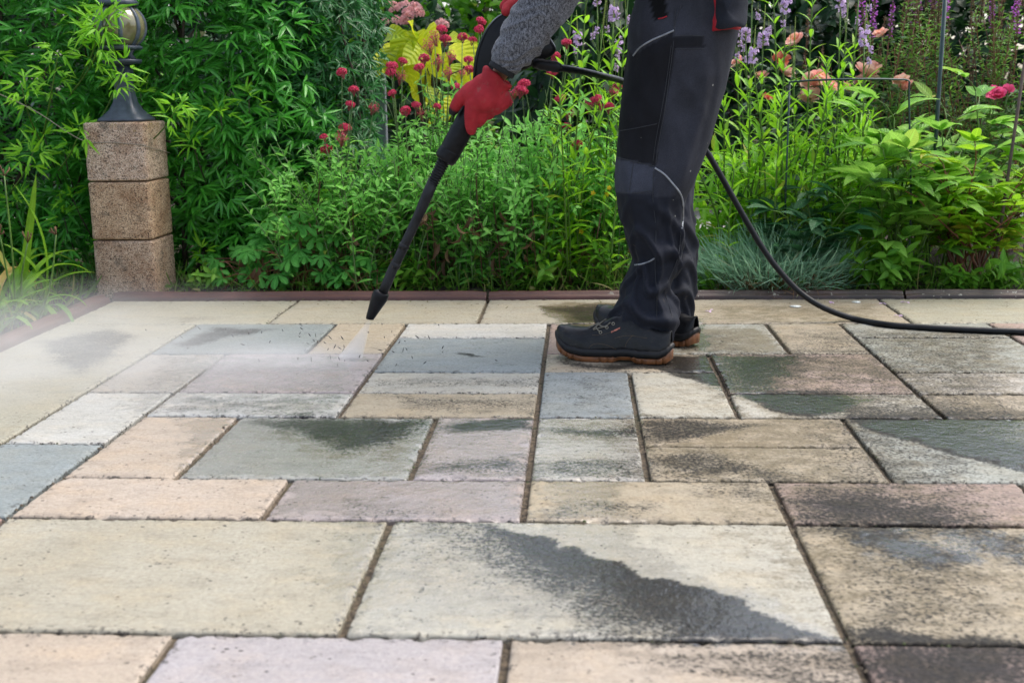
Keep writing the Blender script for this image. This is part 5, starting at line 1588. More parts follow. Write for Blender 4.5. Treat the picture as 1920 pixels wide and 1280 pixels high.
def leg(buf, tab, Y, dep, seed, panels=True, nz=150, nt=120):
    tb = np.array(tab, float)
    ys = np.linspace(tb[0, 0], tb[-1, 0], nz)
    # smooth side outline
    s = np.linspace(0, len(tb) - 1, nz * 3)
    sp = spline([(r[0], r[1], r[2]) for r in tb], nz * 3)
    L = np.interp(ys, sp[:, 0], sp[:, 1]); Rr = np.interp(ys, sp[:, 0], sp[:, 2])
    th = np.linspace(0, 2 * math.pi, nt, endpoint=False)
    R = np.zeros((nz, nt, 3)); A = np.zeros((nz, nt, 4))
    for i, y in enumerate(ys):
        pl, pr = at(L[i], y, Y), at(Rr[i], y, Y)
        c = (pl + pr) / 2
        a = (pr - pl).length / 2
        b = np.interp(y, [-120, 0, 200, 340, 480, 560, 626], dep)
        low = np.clip((y - 350) / 90, 0, 1)
        for j, t_ in enumerate(th):
            ct, st = math.cos(t_), math.sin(t_)
            k = (abs(ct) ** 2.3 + abs(st) ** 2.3) ** (-1 / 2.3)
            zz = c.z
            w = mnoise.noise(Vector((ct * 1.6 + seed, st * 1.6, zz * 5))) * .006
            # stacked folds below the knee, drag lines behind it
            f1 = math.sin(6.28 * (zz / .085 + .28 * ct + .22 * math.sin(t_ * 2 + seed) + .9 * mnoise.noise(Vector((ct * 1.1, st * 1.1 + seed, zz * 4)))))
            f1 = (max(0, f1) ** 1.5 - .3) * .021 * low
            f2 = 1 - abs(mnoise.noise(Vector((ct * 1.4 + 5, st * 1.4 + seed, zz * 9 + ct * 1.6)))) * 3.2
            f2 = max(0, f2) * .0105 * (.4 + low)
            f3 = max(0, 1 - abs(mnoise.noise(Vector((t_ * .9 + seed, 3.7, zz * 2.2 - ct * .5)))) * 5) * .010 * (1 - low)
            edge = .55 + .45 * abs(st)
            d = (w + f1 + f2 + f3) * edge
            R[i, j] = (c.x + (a + d * .55) * ct * k, Y - (b + d) * st * k, zz + d * .15)
    cols = np.tile(np.array([.0275, .0290, .0365, 1]), (nz * nt, 1))
    if panels:
        P = np.array([proj(p) for p in R.reshape(-1, 3)])
        # the same cut on the hidden side: read each panel by the side view's own coordinates
        for q, c_ in PANELS:
            cols[inpoly(P, q), :3] = c_
    rings(buf, R, True, cols.reshape(nz, nt, 4))
    return R
tb_ = Buf()
leg(tb_, NEAR, YN, [.13, .125, .112, .098, .088, .098, .088], 1.3)
leg(tb_, FAR, YFAR, [.13, .125, .112, .098, .088, .090, .088], 7.7, False)
# seat and waist
Rr_ = []
for z, cx_, ax_, ay_ in ((.80, 1300, .085, .16), (.86, 1298, .115, .20), (.93, 1298, .128, .215), (1.0, 1294, .128, .205), (1.06, 1286, .122, .19), (1.10, 1282, .118, .18)):
    c0 = at(cx_, 0, 3.0).x
    Rr_.append([(c0 + ax_ * math.cos(t_), 3.0 - ay_ * math.sin(t_), z) for t_ in np.linspace(0, 2 * math.pi, 64, endpoint=False)])
rings(tb_, Rr_, True, np.array([.0275, .0290, .0365, 1]))
trousers = tb_.build("trousers", M_TRO, person)
for v_ in (0,):
    pass
bpy.context.view_layer.update()
def bvh_of(o):
    me = o.data
    off = WL[o.name]
    return BVHTree.FromPolygons([v.co + off for v in me.vertices], [tuple(p.vertices) for p in me.polygons])
def hit(bvh, x, y, lift=.0):
    l, n_, i, d = bvh.ray_cast(Vector((0, 0, H)), ray(x, y))
    if l is None:
        return None
    if n_.dot(ray(x, y)) > 0:
        n_ = -n_
    return l + n_ * lift
def drawn(buf, bvh, pts, r, lift, n=40, a=None, sides=6):
    """a cord laid on a surface along a curve of the side view"""
    c = spline([(x, y, 0) for x, y in pts], n)
    q = [hit(bvh, x, y, lift) for x, y, _ in c]
    q = [p for p in q if p is not None]
    if len(q) > 3:
        q = np.array([tuple(p) for p in q])
        k = np.ones(5) / 5
        s = np.stack([np.convolve(np.pad(q[:, i], 2, mode='edge'), k, 'valid') for i in range(3)], 1)
        tube(buf, s, r, sides, a)
tv = bvh_of(trousers)
M_PIPE = mat_plain("reflective_piping", (.26, .275, .30), .4, .15, 60)
M_SEAM = mat_plain("dark_seam", (.028, .030, .036), .8, .3, 200)
for nm, mat, r, pts in (("piping", M_PIPE, .0021, [(1187, 106), (1200, 90), (1222, 76), (1245, 66), (1265, 57)]),
                        ("piping", M_PIPE, .0024, [(1226, 314), (1245, 326), (1262, 345), (1275, 362), (1280, 380), (1280, 410), (1278, 430)]),
                        ("piping", M_PIPE, .0021, [(1190, 497), (1204, 495), (1218, 490), (1228, 484)]),
                        ("seam", M_SEAM, .0011, [(1279, 8), (1266, 40), (1262, 90), (1254, 150), (1246, 210), (1236, 262), (1229, 310)]),
                        ("seam", M_SEAM, .0009, [(1268, 8), (1258, 90), (1250, 150), (1240, 210), (1230, 262), (1224, 306)]),
                        ("seam", M_SEAM, .0010, [(1160, 246), (1195, 240), (1233, 232)]),
                        ("seam", M_SEAM, .0011, [(1157, 295), (1190, 303), (1228, 312)]),
                        ("seam", M_SEAM, .0009, [(1188, 304), (1184, 330), (1180, 358)]),
                        ("seam", M_SEAM, .0010, [(1157, 360), (1190, 362), (1222, 357)]),
                        ("seam", M_SEAM, .0009, [(1226, 316), (1224, 370), (1230, 430), (1228, 500), (1232, 560), (1230, 610)]),
                        ("seam", M_SEAM, .0009, [(1264, 68), (1292, 67), (1322, 68)]),
                        ("seam", M_SEAM, .0009, [(1264, 92), (1292, 92), (1321, 92)]),
                        ("seam", M_SEAM, .0009, [(1277, 430), (1272, 480), (1256, 520), (1246, 545), (1255, 575), (1262, 600)])):
    b = Buf(); drawn(b, tv, pts, r, r * .3)
    if b.n:
        b.build(nm, mat, trousers)
M_REDT = mat_plain("red_trim", (.36, .006, .016), .7, .2, 60)
b = Buf(); drawn(b, tv, [(1234, 36), (1243, 34), (1251, 31)], .0016, .001)
b.build("pocket_trim", M_REDT, trousers)
# hanging tool pocket with its red lining
def panel(outline, Yp, th, nm, mat, bow):
    xs = [p[0] for p in outline]; cxp = (min(xs) + max(xs)) / 2; hw = (max(xs) - min(xs)) / 2
    def P3(x, y, dy):
        q = ((x - cxp) / hw)
        p = at(x, y, Yp + dy + bow * q * q)
        return (p.x, p.y + .003 * math.sin(y * .09), p.z)
    ol = spline([(x, y, 0) for x, y in outline], 64)
    cc = ol.mean(0)
    R = []
    for dy, sc in ((th * .5, .0), (th * .5, .96), (th * .2, 1.0), (-th * .2, 1.0), (-th * .5, .96), (-th * .5, .5), (-th * .5, .0)):
        R.append([P3(cc[0] + (x - cc[0]) * sc, cc[1] + (y - cc[1]) * sc, dy) for x, y, _ in ol])
    b = Buf()
    rings(b, R, True, np.array([.018, .020, .026, 1]), False)
    return b.build(nm, mat, trousers)
hp = hit(tv, 1350, 30)
panel([(1318, -70), (1316, 0), (1318, 40), (1325, 59), (1345, 58), (1370, 55), (1390, 51), (1392, -10), (1392, -70)], hp.y - .010, .010, "pocket_lining", M_REDT, .05)
panel([(1332, -70), (1331, 0), (1332, 34), (1338, 51), (1352, 56), (1380, 51), (1399, 46), (1403, -10), (1403, -70)], hp.y - .026, .016, "tool_pocket", M_TRO, .05)

# ---- safety shoes
def leather():
    t = NT("black_leather")
    v = t.obj()
    n1, n2 = t.noise(v, 26, 5, .6), t.noise(v, 260, 4, .6)
    c = t.mix(t.ss(n1, .35, .7), (.0055, .0057, .0066), (.0145, .0150, .0170))
    scuff = t.ss(t.noise(t.mapping(v, (1, 1, 3)), 60, 5, .75), .56, .70)
    c = t.mix(t.math('MULTIPLY', scuff, .55), c, (.055, .047, .036))
    t.p.inputs['Specular IOR Level'].default_value = .28
    t.P(Base_Color=c, Roughness=t.ss(n1, .3, .7, .30, .50), Normal=t.bump(n2, .22, .0012, t.bump(n1, .3, .006)))
    return t.m
M_LEA = leather()
M_SOLE = mat_plain("orange_brown_rubber", (.165, .060, .018), .5, .35, 60, .3)
M_MID = mat_plain("black_midsole", (.009, .009, .010), .5, .3, 80, .25, .3)
SO = [(0, .0), (.012, .016), (.035, .026), (.08, .033), (.16, .0365), (.26, .036), (.36, .036), (.46, .039), (.56, .044), (.66, .0485), (.75, .050), (.83, .048), (.90, .041), (.955, .028), (.985, .014), (1, 0)]
LB = .298
def shoe(toe_px, heel_px, label, LB=.298, lift=0.0):
    tg, hg = ground(*toe_px), ground(*heel_px)
    d = (tg - hg).normalized()
    s = Vector((-d.y, d.x, 0))
    root = hg
    def W3(u, w, z):
        return (root.x + d.x * u * LB + s.x * w, root.y + d.y * u * LB + s.y * w, z + lift)
    n = 200
    us = np.concatenate([(1 - np.cos(np.linspace(0, math.pi, n // 2, endpoint=False))) / 2, (1 + np.cos(np.linspace(0, math.pi, n // 2, endpoint=False))) / 2])
    sg = np.array([1] * (n // 2) + [-1] * (n // 2))
    hw = np.interp(us, *zip(*SO))
    zb = np.interp(us, [0, .04, .1, .28, .33, .42, .48, .72, .85, .94, 1], [.010, .004, .0015, .0005, .007, .007, .0005, .0, .006, .016, .028])
    nx, ny_ = np.zeros(n), np.zeros(n)
    px_ = us * LB; py_ = sg * hw
    tx, ty = np.roll(px_, -1) - np.roll(px_, 1), np.roll(py_, -1) - np.roll(py_, 1)
    ln = np.hypot(tx, ty) + 1e-9
    ox, oy = ty / ln, -tx / ln
    fl = np.sign((ox * (px_ - LB * .5) + oy * py_))
    ox, oy = ox * fl, oy * fl
    up_t = np.clip((us - .86) / .14, 0, 1) ** 1.5 * .010 + np.clip((.10 - us) / .10, 0, 1) ** 1.5 * .014
    arch = ((us > .305) & (us < .455)).astype(float)
    lug = (((us * 17.5) % 1) < .16) & ((us > .46) & (us < .93) | (us < .30) & (us > .03))
    def layer(off, z):
        off = np.broadcast_to(off, (n,)); z = np.broadcast_to(z, (n,))
        return [W3((px_[i] + ox[i] * off[i]) / LB, py_[i] + oy[i] * off[i], z[i]) for i in range(n)]
    inn = -.0045 * lug - .005 * arch
    bt = Buf()
    H1 = zb + .014 + up_t - arch * .004
    rings(bt, [layer(inn - .012, zb), layer(inn - .002, zb), layer(inn, zb + .002), layer(inn + .0005, H1 - .003), layer(-.001, H1), layer(-.012, H1)], True)
    sole = bt
    bm_ = Buf()
    B1 = H1 + .0005
    hb = .019 - .35 * up_t
    rings(bm_, [layer(-.012, B1), layer(.0005, B1), layer(.0028, B1 + hb * .25), layer(.0034, B1 + hb * .55), layer(.0018, B1 + hb * .85), layer(-.002, B1 + hb), layer(-.006, B1 + hb * .96), layer(-.014, B1 + hb * .9)], True)
    # upper
    st = np.concatenate([np.linspace(.015, .12, 9), np.linspace(.14, .88, 44), .88 + .105 * np.sin(np.linspace(.1, math.pi / 2, 16))])
    hh = np.interp(st, [0, .05, .15, .3, .42, .5, .58, .66, .75, .84, .91, .96, .985, 1], [.034, .042, .052, .074, .082, .077, .066, .055, .047, .0425, .037, .028, .016, .0])
    ww = np.interp(st, *zip(*SO)) - .0035
    zbs = np.interp(st, us[:n // 2], (B1 + hb)[:n // 2]) - .004
    R = []
    for k, u in enumerate(st):
        ring = []
        top = max(hh[k], .004)
        narrow = np.interp(u, [0, .2, .45, .6, .8, 1], [.70, .66, .60, .72, .94, 1])
        for j in range(48):
            a_ = math.pi * j / 47
            ca, sa = math.cos(a_), math.sin(a_)
            e = .72 if u > .6 else .62
            w = math.copysign(abs(ca) ** e, ca) * max(ww[k], .002)
            z = sa ** .85 * top
            w *= 1 - (1 - narrow) * (z / max(top, 1e-4)) ** 1.4
            ripple = .0022 * max(0, math.sin(60 * u + 6 * mnoise.noise(Vector((u * 9, ca * 2, 1))))) * math.exp(-((u - .60) / .055) ** 2) * sa
            n_ = .0012 * mnoise.noise(Vector((u * 14, ca * 3, sa * 3)))
            ring.append(W3(u, w + (ripple + n_) * ca, zbs[k] + z + (n_ - ripple) * sa))
        R.append(ring)
    bu = Buf(); rings(bu, R, False, None, False)
    # close the back and the toe
    m_ = 48
    o = bu.build("shoe", M_LEA, person, label=label)
    md = o.modifiers.new("so", 'SOLIDIFY'); md.thickness = .003; md.offset = -1
    sole.build("sole", M_SOLE, o); bm_.build("midsole", M_MID, o)
    return o
boot2 = shoe((1098, 621), (1308, 650), "black safety shoe of the far foot, mostly hidden", .318)
boot = shoe((1034, 666), (1262, 681), "black safety shoe of the near foot with beige laces and orange sole")
bv = bvh_of(boot)
M_LACE = mat_plain("beige_lace", (.15, .135, .105), .8, .25, 200)
M_STI = mat_plain("beige_stitching", (.09, .065, .04), .8, .3, 200)
M_EYE = mat_plain("metal_eyelet", (.30, .28, .23), .35, .1, 50, 0, .5, .8)
b = Buf()
for pts in ([(1112, 618), (1120, 612), (1132, 603), (1141, 597)], [(1126, 623), (1118, 614), (1128, 604), (1138, 600)], [(1139, 614), (1128, 612), (1122, 606), (1134, 598)], [(1112, 619), (1122, 616), (1136, 612), (1146, 604)], [(1104, 616), (1112, 612), (1124, 606)]):
    drawn(b, bv, pts, .0017, .002, 24)
if b.n: b.build("laces", M_LACE, boot)
for x, y in ((1126, 623), (1138, 614), (1150, 607)):
    c_ = hit(bv, x, y, .001)
    if c_ is not None:
        b = Buf(); tube(b, [c_ + Vector((.0034 * math.cos(q), -.0004, .0034 * math.sin(q))) for q in np.linspace(0, 6.28, 14)], .0011, 6, None, False)
        b.build("eyelet", M_EYE, boot)
for pts in ([(1102, 662), (1106, 650), (1118, 644), (1138, 647), (1156, 655)], [(1172, 651), (1176, 640), (1188, 627)], [(1152, 634), (1178, 629), (1214, 634)], [(1110, 628), (1128, 628), (1145, 622), (1160, 616)]):
    b = Buf(); drawn(b, bv, pts, .0005, .0003, 60)
    if b.n: b.build("stitching", M_STI, boot)
c0, c1 = hit(bv, 1146, 621, .0012), hit(bv, 1163, 613, .0012)
if c0 is not None and c1 is not None:
    b = Buf()
    dn = Vector((0, -.0002, -.0042))
    q = [c0, c1, c1 + dn, c0 + dn]
    off = Vector((0, -.0012, 0))
    b.add([tuple(p) for p in q] + [tuple(p + off) for p in q], [(4, 5, 6, 7), (0, 1, 5, 4), (2, 3, 7, 6), (1, 2, 6, 5), (3, 0, 4, 7)])
    b.build("red_tab", mat_plain("red_fabric_tab", (.40, .14, .10), .6, .5, 120), boot, False)

# ---- body under the clothes, jumper, head
M_SKIN = mat_plain("skin", (.30, .135, .075), .5, .2, 40, .1)
def W(x, y, Y): return np.array(tuple(at(x, y, Y)))
YA = 2.765
YG_ = 2.80
sh_n, sh_f = W(1165, -335, 2.80), W(1165, -335, 3.17)
neck, head_c = W(1120, -395, 2.985), W(1062, -470, 2.985)
hip = W(1290, -60, 2.99)
chest = W(1190, -290, 2.985)
wr, el = W(926, 156, YG_ + .012), W(1072, -70, YA)
wr2, el2 = W(1010, -32, 3.02), W(1120, -90, 3.2)
caps = [(hip, .10, chest, .11), (chest, .11, neck, .06), (neck, .055, head_c, .07), (head_c, .092, head_c + np.array([-.02, 0, -.05]), .078), (head_c + np.array([-.055, 0, -.085]), .045, head_c + np.array([-.02, 0, -.09]), .05),
        (head_c + np.array([-.088, 0, -.01]), .010, head_c + np.array([-.106, 0, -.045]), .015),
        (head_c + np.array([.0, -.082, -.03]), .012, head_c + np.array([.012, -.088, .005]), .014), (head_c + np.array([.0, .082, -.03]), .012, head_c + np.array([.012, .088, .005]), .014),
        (chest, .09, sh_n, .06), (chest, .09, sh_f, .06), (sh_n, .055, el, .038), (el, .034, wr, .019), (sh_f, .055, el2, .042), (el2, .040, wr2, .027),
        (hip, .09, W(1290, 20, YN + .02), .085), (W(1290, 20, YN + .02), .085, W(1225, 340, YN), .058), (W(1225, 340, YN), .055, W(1225, 600, YN), .038),
        (hip, .09, W(1290, 20, YFAR - .02), .085), (W(1290, 20, YFAR - .02), .085, W(1245, 340, YFAR), .058), (W(1245, 340, YFAR), .055, W(1255, 580, YFAR), .038)]
body = blob("body", caps, .008, 4, M_SKIN, person)
hb_ = blob("hair", [(head_c + np.array([.015, 0, .03]), .092, head_c + np.array([.03, 0, -.01]), .086), (head_c + np.array([-.03, 0, .055]), .062, head_c + np.array([.02, 0, .05]), .07)], .008, 4, mat_plain("dark_hair", (.02, .014, .010), .6, .4, 120, .5), person)
for sgn in (-1, 1):
    b = Buf(); c_ = head_c + np.array([-.083, sgn * .032, .0])
    rings(b, [[tuple(c_ + .012 * np.array([math.cos(q), math.sin(q) * math.sin(f), math.sin(q) * math.cos(f)])) for f in np.linspace(0, 6.28, 12, endpoint=False)] for q in np.linspace(.05, 3.09, 8)], True)
    b.build("eye", mat_plain("eye", (.5, .48, .45), .2, .2, 30), person)
def jumper_material():
    t = NT("grey_melange_jersey")
    v = t.obj()
    n1 = t.noise(t.mapping(v, (1, 1, .45), (0, .9, 0)), 260, 4, .75)
    n2 = t.noise(t.mapping(v, (1, 1, .5), (0, .9, 0)), 620, 3, .7)
    n3 = t.noise(v, 30, 4, .6)
    m_ = t.math('ADD', t.math('MULTIPLY', n1, .6), t.math('MULTIPLY', n2, .4))
    c = t.mix(t.ss(m_, .38, .62), (.014, .0145, .018), (.235, .24, .265))
    c = t.mix(t.ss(n3, .4, .7, 0, .3), c, (.06, .06, .07))
    t.P(Base_Color=c, Roughness=.9, Normal=t.bump(n2, .4, .002))
    t.p.inputs['Specular IOR Level'].default_value = .15
    t.p.inputs['Sheen Weight'].default_value = .2
    return t.m
M_JUM = jumper_material()
def loft(buf, ctr, rad, seed, nt=72, n=110, fold=.006, a=None, flat=1.0):
    p = spline(ctr, n)
    r = np.interp(np.linspace(0, 1, n), np.linspace(0, 1, len(rad)), rad)
    t = np.gradient(p, axis=0); t = unit(t)
    u = np.cross(t, [0, 1.0, 0]); u = unit(u); w = np.cross(t, u)
    th = np.linspace(0, 2 * math.pi, nt, endpoint=False)
    R = np.zeros((n, nt, 3))
    for i in range(n):
        for j, q in enumerate(th):
            cq, sq = math.cos(q), math.sin(q)
            s_ = i / n
            f = math.sin(6.28 * (s_ * 9 + .35 * cq + .3 * math.sin(2 * q) + 1.1 * mnoise.noise(Vector((cq + seed, sq, s_ * 5)))))
            d = max(0, f) ** 1.6 * fold * (.35 + .65 * math.exp(-((s_ - .16) / .2) ** 2) + .4 * math.exp(-((s_ - .62) / .12) ** 2)) + mnoise.noise(Vector((cq * 1.5, sq * 1.5 + seed, s_ * 9))) * fold * .7
            e = 1 - .06 * (i == 0)
            R[i, j] = p[i] + (r[i] + d) * e * (u[i] * cq + w[i] * sq * flat)
    rings(buf, R, True, a)
b = Buf()
near_arm = [W(943, 127, YA), W(956, 104, YA), W(983, 66, YA), W(1010, 28, YA), W(1036, -10, YA), W(1068, -62, YA), W(1092, -125, YA + .005), W(1125, -215, YA + .02), sh_n, sh_n + np.array([.06, .06, .03])]
loft(b, near_arm, [.030, .040, .0515, .0555, .058, .059, .060, .064, .070, .07], 2.2)
far_arm = [wr2 + (el2 - wr2) * .12, (wr2 + el2) / 2, el2, (el2 + sh_f) / 2, sh_f, sh_f + np.array([.06, -.06, .03])]
loft(b, far_arm, [.036, .050, .058, .062, .070, .07], 5.2, 48, 60)
jt = [W(1285, -75, 2.99), W(1270, -130, 2.99), W(1240, -210, 2.985), W(1200, -290, 2.985), W(1160, -345, 2.985), W(1128, -385, 2.985)]
loft(b, jt, [.155, .165, .175, .185, .14, .075], 9.1, 72, 60, .006, None, 1.25)
jumper = b.build("jumper", M_JUM, person)
b = Buf()
tc = unit(near_arm[1] - near_arm[0])
u_ = unit(np.cross(tc, [0, 1.0, 0])); w_ = np.cross(tc, u_)
R = []
for s_, r_ in ((.004, .029), (.0, .0315), (-.004, .0325), (-.009, .0325), (-.0115, .031), (-.0115, .0285), (-.004, .027)):
    R.append([tuple(near_arm[0] + tc * s_ + r_ * (u_ * math.cos(q) + w_ * math.sin(q))) for q in np.linspace(0, 2 * math.pi, 48, endpoint=False)])
rings(b, R, True, None, False)
b.build("cuff", mat_plain("black_cuff", (.006, .006, .0075), .8, .3, 300), person)

# ---- gloves
def glove_material():
    t = NT("red_knit_glove")
    v = t.obj()
    a = t.attr("leaf")
    n1 = t.noise(v, 22, 4, .6)
    wv = t.n('TexWave'); t.set(wv.inputs['Vector'], t.mapping(v, rot=(0, .75, 0))); wv.inputs['Scale'].default_value = 290; wv.inputs['Distortion'].default_value = .6
    c = t.mix(t.ss(n1, .3, .7), (.32, .018, .026), (.45, .030, .040))
    c = t.mix(t.ss(wv.outputs['Fac'], .2, .8, .0, .22), c, (.24, .010, .016))
    dirt = t.noise(t.mapping(v, loc=(1, 2, 3)), 55, 5, .7)
    c = t.mix(t.ss(dirt, .55, .72, 0, .5), c, (.22, .10, .08))
    sp = t.n('SeparateColor'); t.set(sp.inputs[0], a.outputs['Color'])
    c = t.mix(sp.outputs[0], c, (.018, .017, .018))
    t.P(Base_Color=c, Roughness=.75, Normal=t.bump(wv.outputs['Fac'], .18, .0012))
    t.p.inputs['Specular IOR Level'].default_value = .25
    return t.m
M_GLO = glove_material()
YG = 2.80
def G(x, y, d): return W(x, y, YG + d)
gc = [(G(922, 164, 0), .034, G(908, 184, -.006), .036), (G(924, 168, .004), .031, G(926, 192, .010), .031), (G(908, 160, -.002), .028, G(886, 176, -.006), .026),
      (G(930, 172, .004), .027, G(940, 188, .014), .025),
      # thumb
      (G(884, 168, -.004), .020, G(864, 184, .000), .0165), (G(864, 184, .000), .0162, G(854, 199, .008), .0140), (G(854, 199, .008), .0138, G(850, 208, .014), .0120),
      # fore finger, straight down the side of the grip
      (G(890, 190, -.010), .023, G(884, 216, -.008), .0178), (G(884, 216, -.008), .0174, G(883, 236, .002), .0148), (G(883, 236, .002), .0146, G(884, 244, .012), .0125),
      # the other three close round behind the grip
      (G(906, 198, .000), .023, G(901, 222, .008), .0165), (G(901, 222, .008), .0162, G(896, 230, .026), .0138), (G(896, 230, .026), .0135, G(882, 224, .044), .0118),
      (G(921, 198, .008), .022, G(916, 213, .018), .0158), (G(916, 213, .018), .0155, G(906, 216, .038), .0132), (G(906, 216, .038), .0130, G(892, 208, .052), .0115),
      (G(934, 192, .014), .020, G(931, 204, .024), .0142), (G(931, 204, .024), .0140, G(921, 206, .042), .0122), (G(921, 206, .042), .0120, G(908, 198, .054), .0105)]
tt = G(849, 209, .014)
def glove_col(p):
    q = np.array(p)
    k = np.clip((.0165 - np.linalg.norm(q - tt)) / .006 + .4, 0, 1)
    k = max(k, float(np.clip((q[1] - (YG + .014)) / .008, 0, 1)))
    return (k, 0, 0, 1)
gl = blob("glove", gc, .0024, 5, M_GLO, person, glove_col)
gl["label"] = "red knitted glove of the near hand round the lance grip"
b = Buf()
tc = unit(G(936, 142, 0) - G(910, 180, -.004))
cc_ = G(930, 150, 0)
u_ = unit(np.cross(tc, [0, 1.0, 0])); w_ = np.cross(tc, u_)
R = []
for s_, r_ in ((-.040, .030), (-.030, .0345), (-.020, .0352), (-.010, .0355), (-.003, .0372), (.002, .0395), (.006, .0405), (.010, .0395), (.011, .0368), (.006, .0350), (-.006, .0335), (-.02, .032)):
    R.append([tuple(cc_ + tc * (s_ + .003 * math.sin(q * 2) + .0015 * math.sin(q * 5)) + (r_ + .0008 * math.sin(q * 9 + s_ * 200)) * (u_ * math.cos(q) + w_ * math.sin(q) * .95)) for q in np.linspace(0, 2 * math.pi, 60, endpoint=False)])
rings(b, R, True, np.array([0, 0, 0, 1.0]), False)
b.build("glove_cuff", M_GLO, gl)
YR = 2.93
def G2(x, y, d): return W(x, y, YR + d)
gc2 = [(G2(1012, -34, .05), .030, G2(985, -8, .02), .036), (G2(1000, -40, .04), .030, G2(975, -18, .0), .030),
       (G2(986, -8, -.01), .022, G2(966, 8, -.03), .0175), (G2(966, 8, -.03), .017, G2(952, 15, -.048), .0145), (G2(952, 15, -.048), .0142, G2(949, 22, -.060), .0125),
       (G2(992, 0, .0), .021, G2(975, 14, -.022), .0165), (G2(975, 14, -.022), .016, G2(965, 24, -.036), .014),
       (G2(1002, 6, .01), .021, G2(992, 22, -.008), .016), (G2(992, 22, -.008), .0155, G2(984, 32, -.022), .013),
       (G2(1012, 8, .02), .019, G2(1006, 24, .006), .014), (G2(1006, 24, .006), .0138, G2(1000, 32, -.010), .0115),
       (G2(985, -20, .045), .020, G2(962, -4, .052), .016), (G2(962, -4, .052), .0155, G2(946, 12, .042), .013)]
g2 = blob("glove", gc2, .0026, 5, M_GLO, person, lambda p: (0, 0, 0, 1))
g2["label"] = "red glove of the far hand on the trigger at the top edge"

# ================================================================== lance, hose, spray
YL = 2.835
M_PLA = mat_plain("black_plastic", (.0085, .0085, .0098), .40, .3, 60, .15, .2)
M_PLB = mat_plain("worn_black_tube", (.013, .013, .0145), .5, .5, 35, .2, .3)
M_RUB = mat_plain("black_rubber_hose", (.0060, .0068, .0085), .48, .4, 50, .15, .3)
lance = thing("pressure_washer_lance", "black pressure washer gun and lance held in the red gloves", "pressure washer", tuple(at(760, 440, YL)))
def Lp(x, y, d=0.0): return at(x, y, YL + d)
def stick(nm, pts, rad, mat, sides=24, flat=None, n=None):
    b = Buf()
    tube(b, [Lp(*p) for p in pts], rad, sides)
    return b.build(nm, mat, lance)
mp = YL / F_PX * 1.02
# grip: flattened handle below the glove
def solid(nm, outline, Yc_, th, mat, par, rnd=.35, n=80):
    ol = spline([(x, y, 0) for x, y in outline + outline[:1]], n)[:-1]
    cc = ol.mean(0)
    R = []
    for q in np.linspace(-1, 1, 13):
        dy = th * q
        ins = 1 - rnd * (abs(q) ** 3.5)
        R.append([tuple(at(cc[0] + (x - cc[0]) * (1 - (1 - ins) * .6) if False else x - (x - cc[0]) * (1 - ins) * .35, y - (y - cc[1]) * (1 - ins) * .18, Yc_ + dy)) for x, y, _ in ol])
    b = Buf()
    rings(b, R, True)
    return b.build(nm, mat, par)
solid("gun_body", [(948, 22), (930, 33), (914, 50), (902, 72), (893, 96), (888, 122), (886, 150), (880, 180), (900, 190), (925, 165), (950, 150), (984, 132), (1010, 120), (1034, 106), (1043, 92), (1034, 74), (1014, 44), (990, 18)], 2.895, .030, M_PLA, lance)
# raised rim on the guard
b = Buf(); tube(b, spline([at(x, y, 2.868) for x, y in ((950, 25), (932, 36), (917, 53), (905, 75), (897, 99), (892, 125), (889, 150))], 40), .0028, 8)
b.build("guard_rim", M_PLA, lance)
stick("grip", [(892, 180), (884, 205), (872, 232), (858, 258), (846, 280), (842, 288)], [.0245, .0255, .0265, .0268, .0265, .0245], M_PLA, 28)
stick("collar", [(846, 279), (844, 284), (837, 294), (834, 298), (832, 301)], [.0255, .0268, .0268, .026, .022], M_PLA, 28)
ax = [(834 + (811 - 834) * q, 298 + (344 - 298) * q) for q in np.linspace(0, 1, 41)]
stick("bend_guard", ax, [.0145 - .003 * q + (.0026 if (i % 4) < 2 else 0) for i, q in enumerate(np.linspace(0, 1, 41))], M_PLA, 24)
stick("lance_tube", [(813, 338), (800, 368), (790, 392), (784, 405), (765, 446), (750, 478), (742, 494), (737, 503), (726, 530), (713, 558)], [.0135, .0135, .0130, .0122, .0120, .0118, .0118, .0124, .0122, .0122], M_PLB, 20)
for x, y in ((757, 462), (741, 497)):
    stick("tube_ring", [(x + 2.2, y - 5), (x, y), (x - 2.2, y + 5)], [.0122, .0134, .0122], M_PLB, 20)
stick("nozzle", [(716, 546), (715, 548), (714, 552), (712, 557), (709, 563), (701, 580), (694, 595), (693.5, 598), (693.5, 598.2)], [.010, .0195, .0205, .0205, .0190, .0145, .0105, .0100, .006], M_PLA, 28)
stick("hose_socket", [(1000, 118), (1010, 120.5), (1016, 121.5), (1022, 122.5), (1028, 123.5), (1034, 124.5), (1040, 125.5), (1047, 127), (1052, 128)], [.0125, .0125, .0138, .0125, .0138, .0125, .0136, .0120, .009], M_PLA, 20)
hose = [at(1046, 127, YL), at(1085, 133, 2.93), at(1130, 143, 3.10), at(1172, 155, 3.28), at(1230, 190, 3.36), at(1280, 235, 3.37), at(1320, 278, 3.37), at(1345, 318, 3.37), at(1372, 366, 3.37), at(1400, 415, 3.365), at(1428, 462, 3.36), at(1460, 506, 3.35), at(1500, 548, 3.335), at(1545, 577, 3.32)]
for x, y in ((1600, 597), (1660, 608), (1720, 613), (1790, 617), (1860, 620), (1930, 623), (2050, 632), (2250, 655)):
    g_ = ground(x, y, .0085); hose.append(g_)
hose.append(hose[-1] + Vector((.6, -.35, 0)))
b = Buf(); tube(b, spline(hose, 260), .0085, 14)
o = b.build("pressure_hose", M_RUB, None, True, None, tuple(hose[13]))
tag(o, "black rubber hose running from the lance behind the legs down onto the patio", "hose")

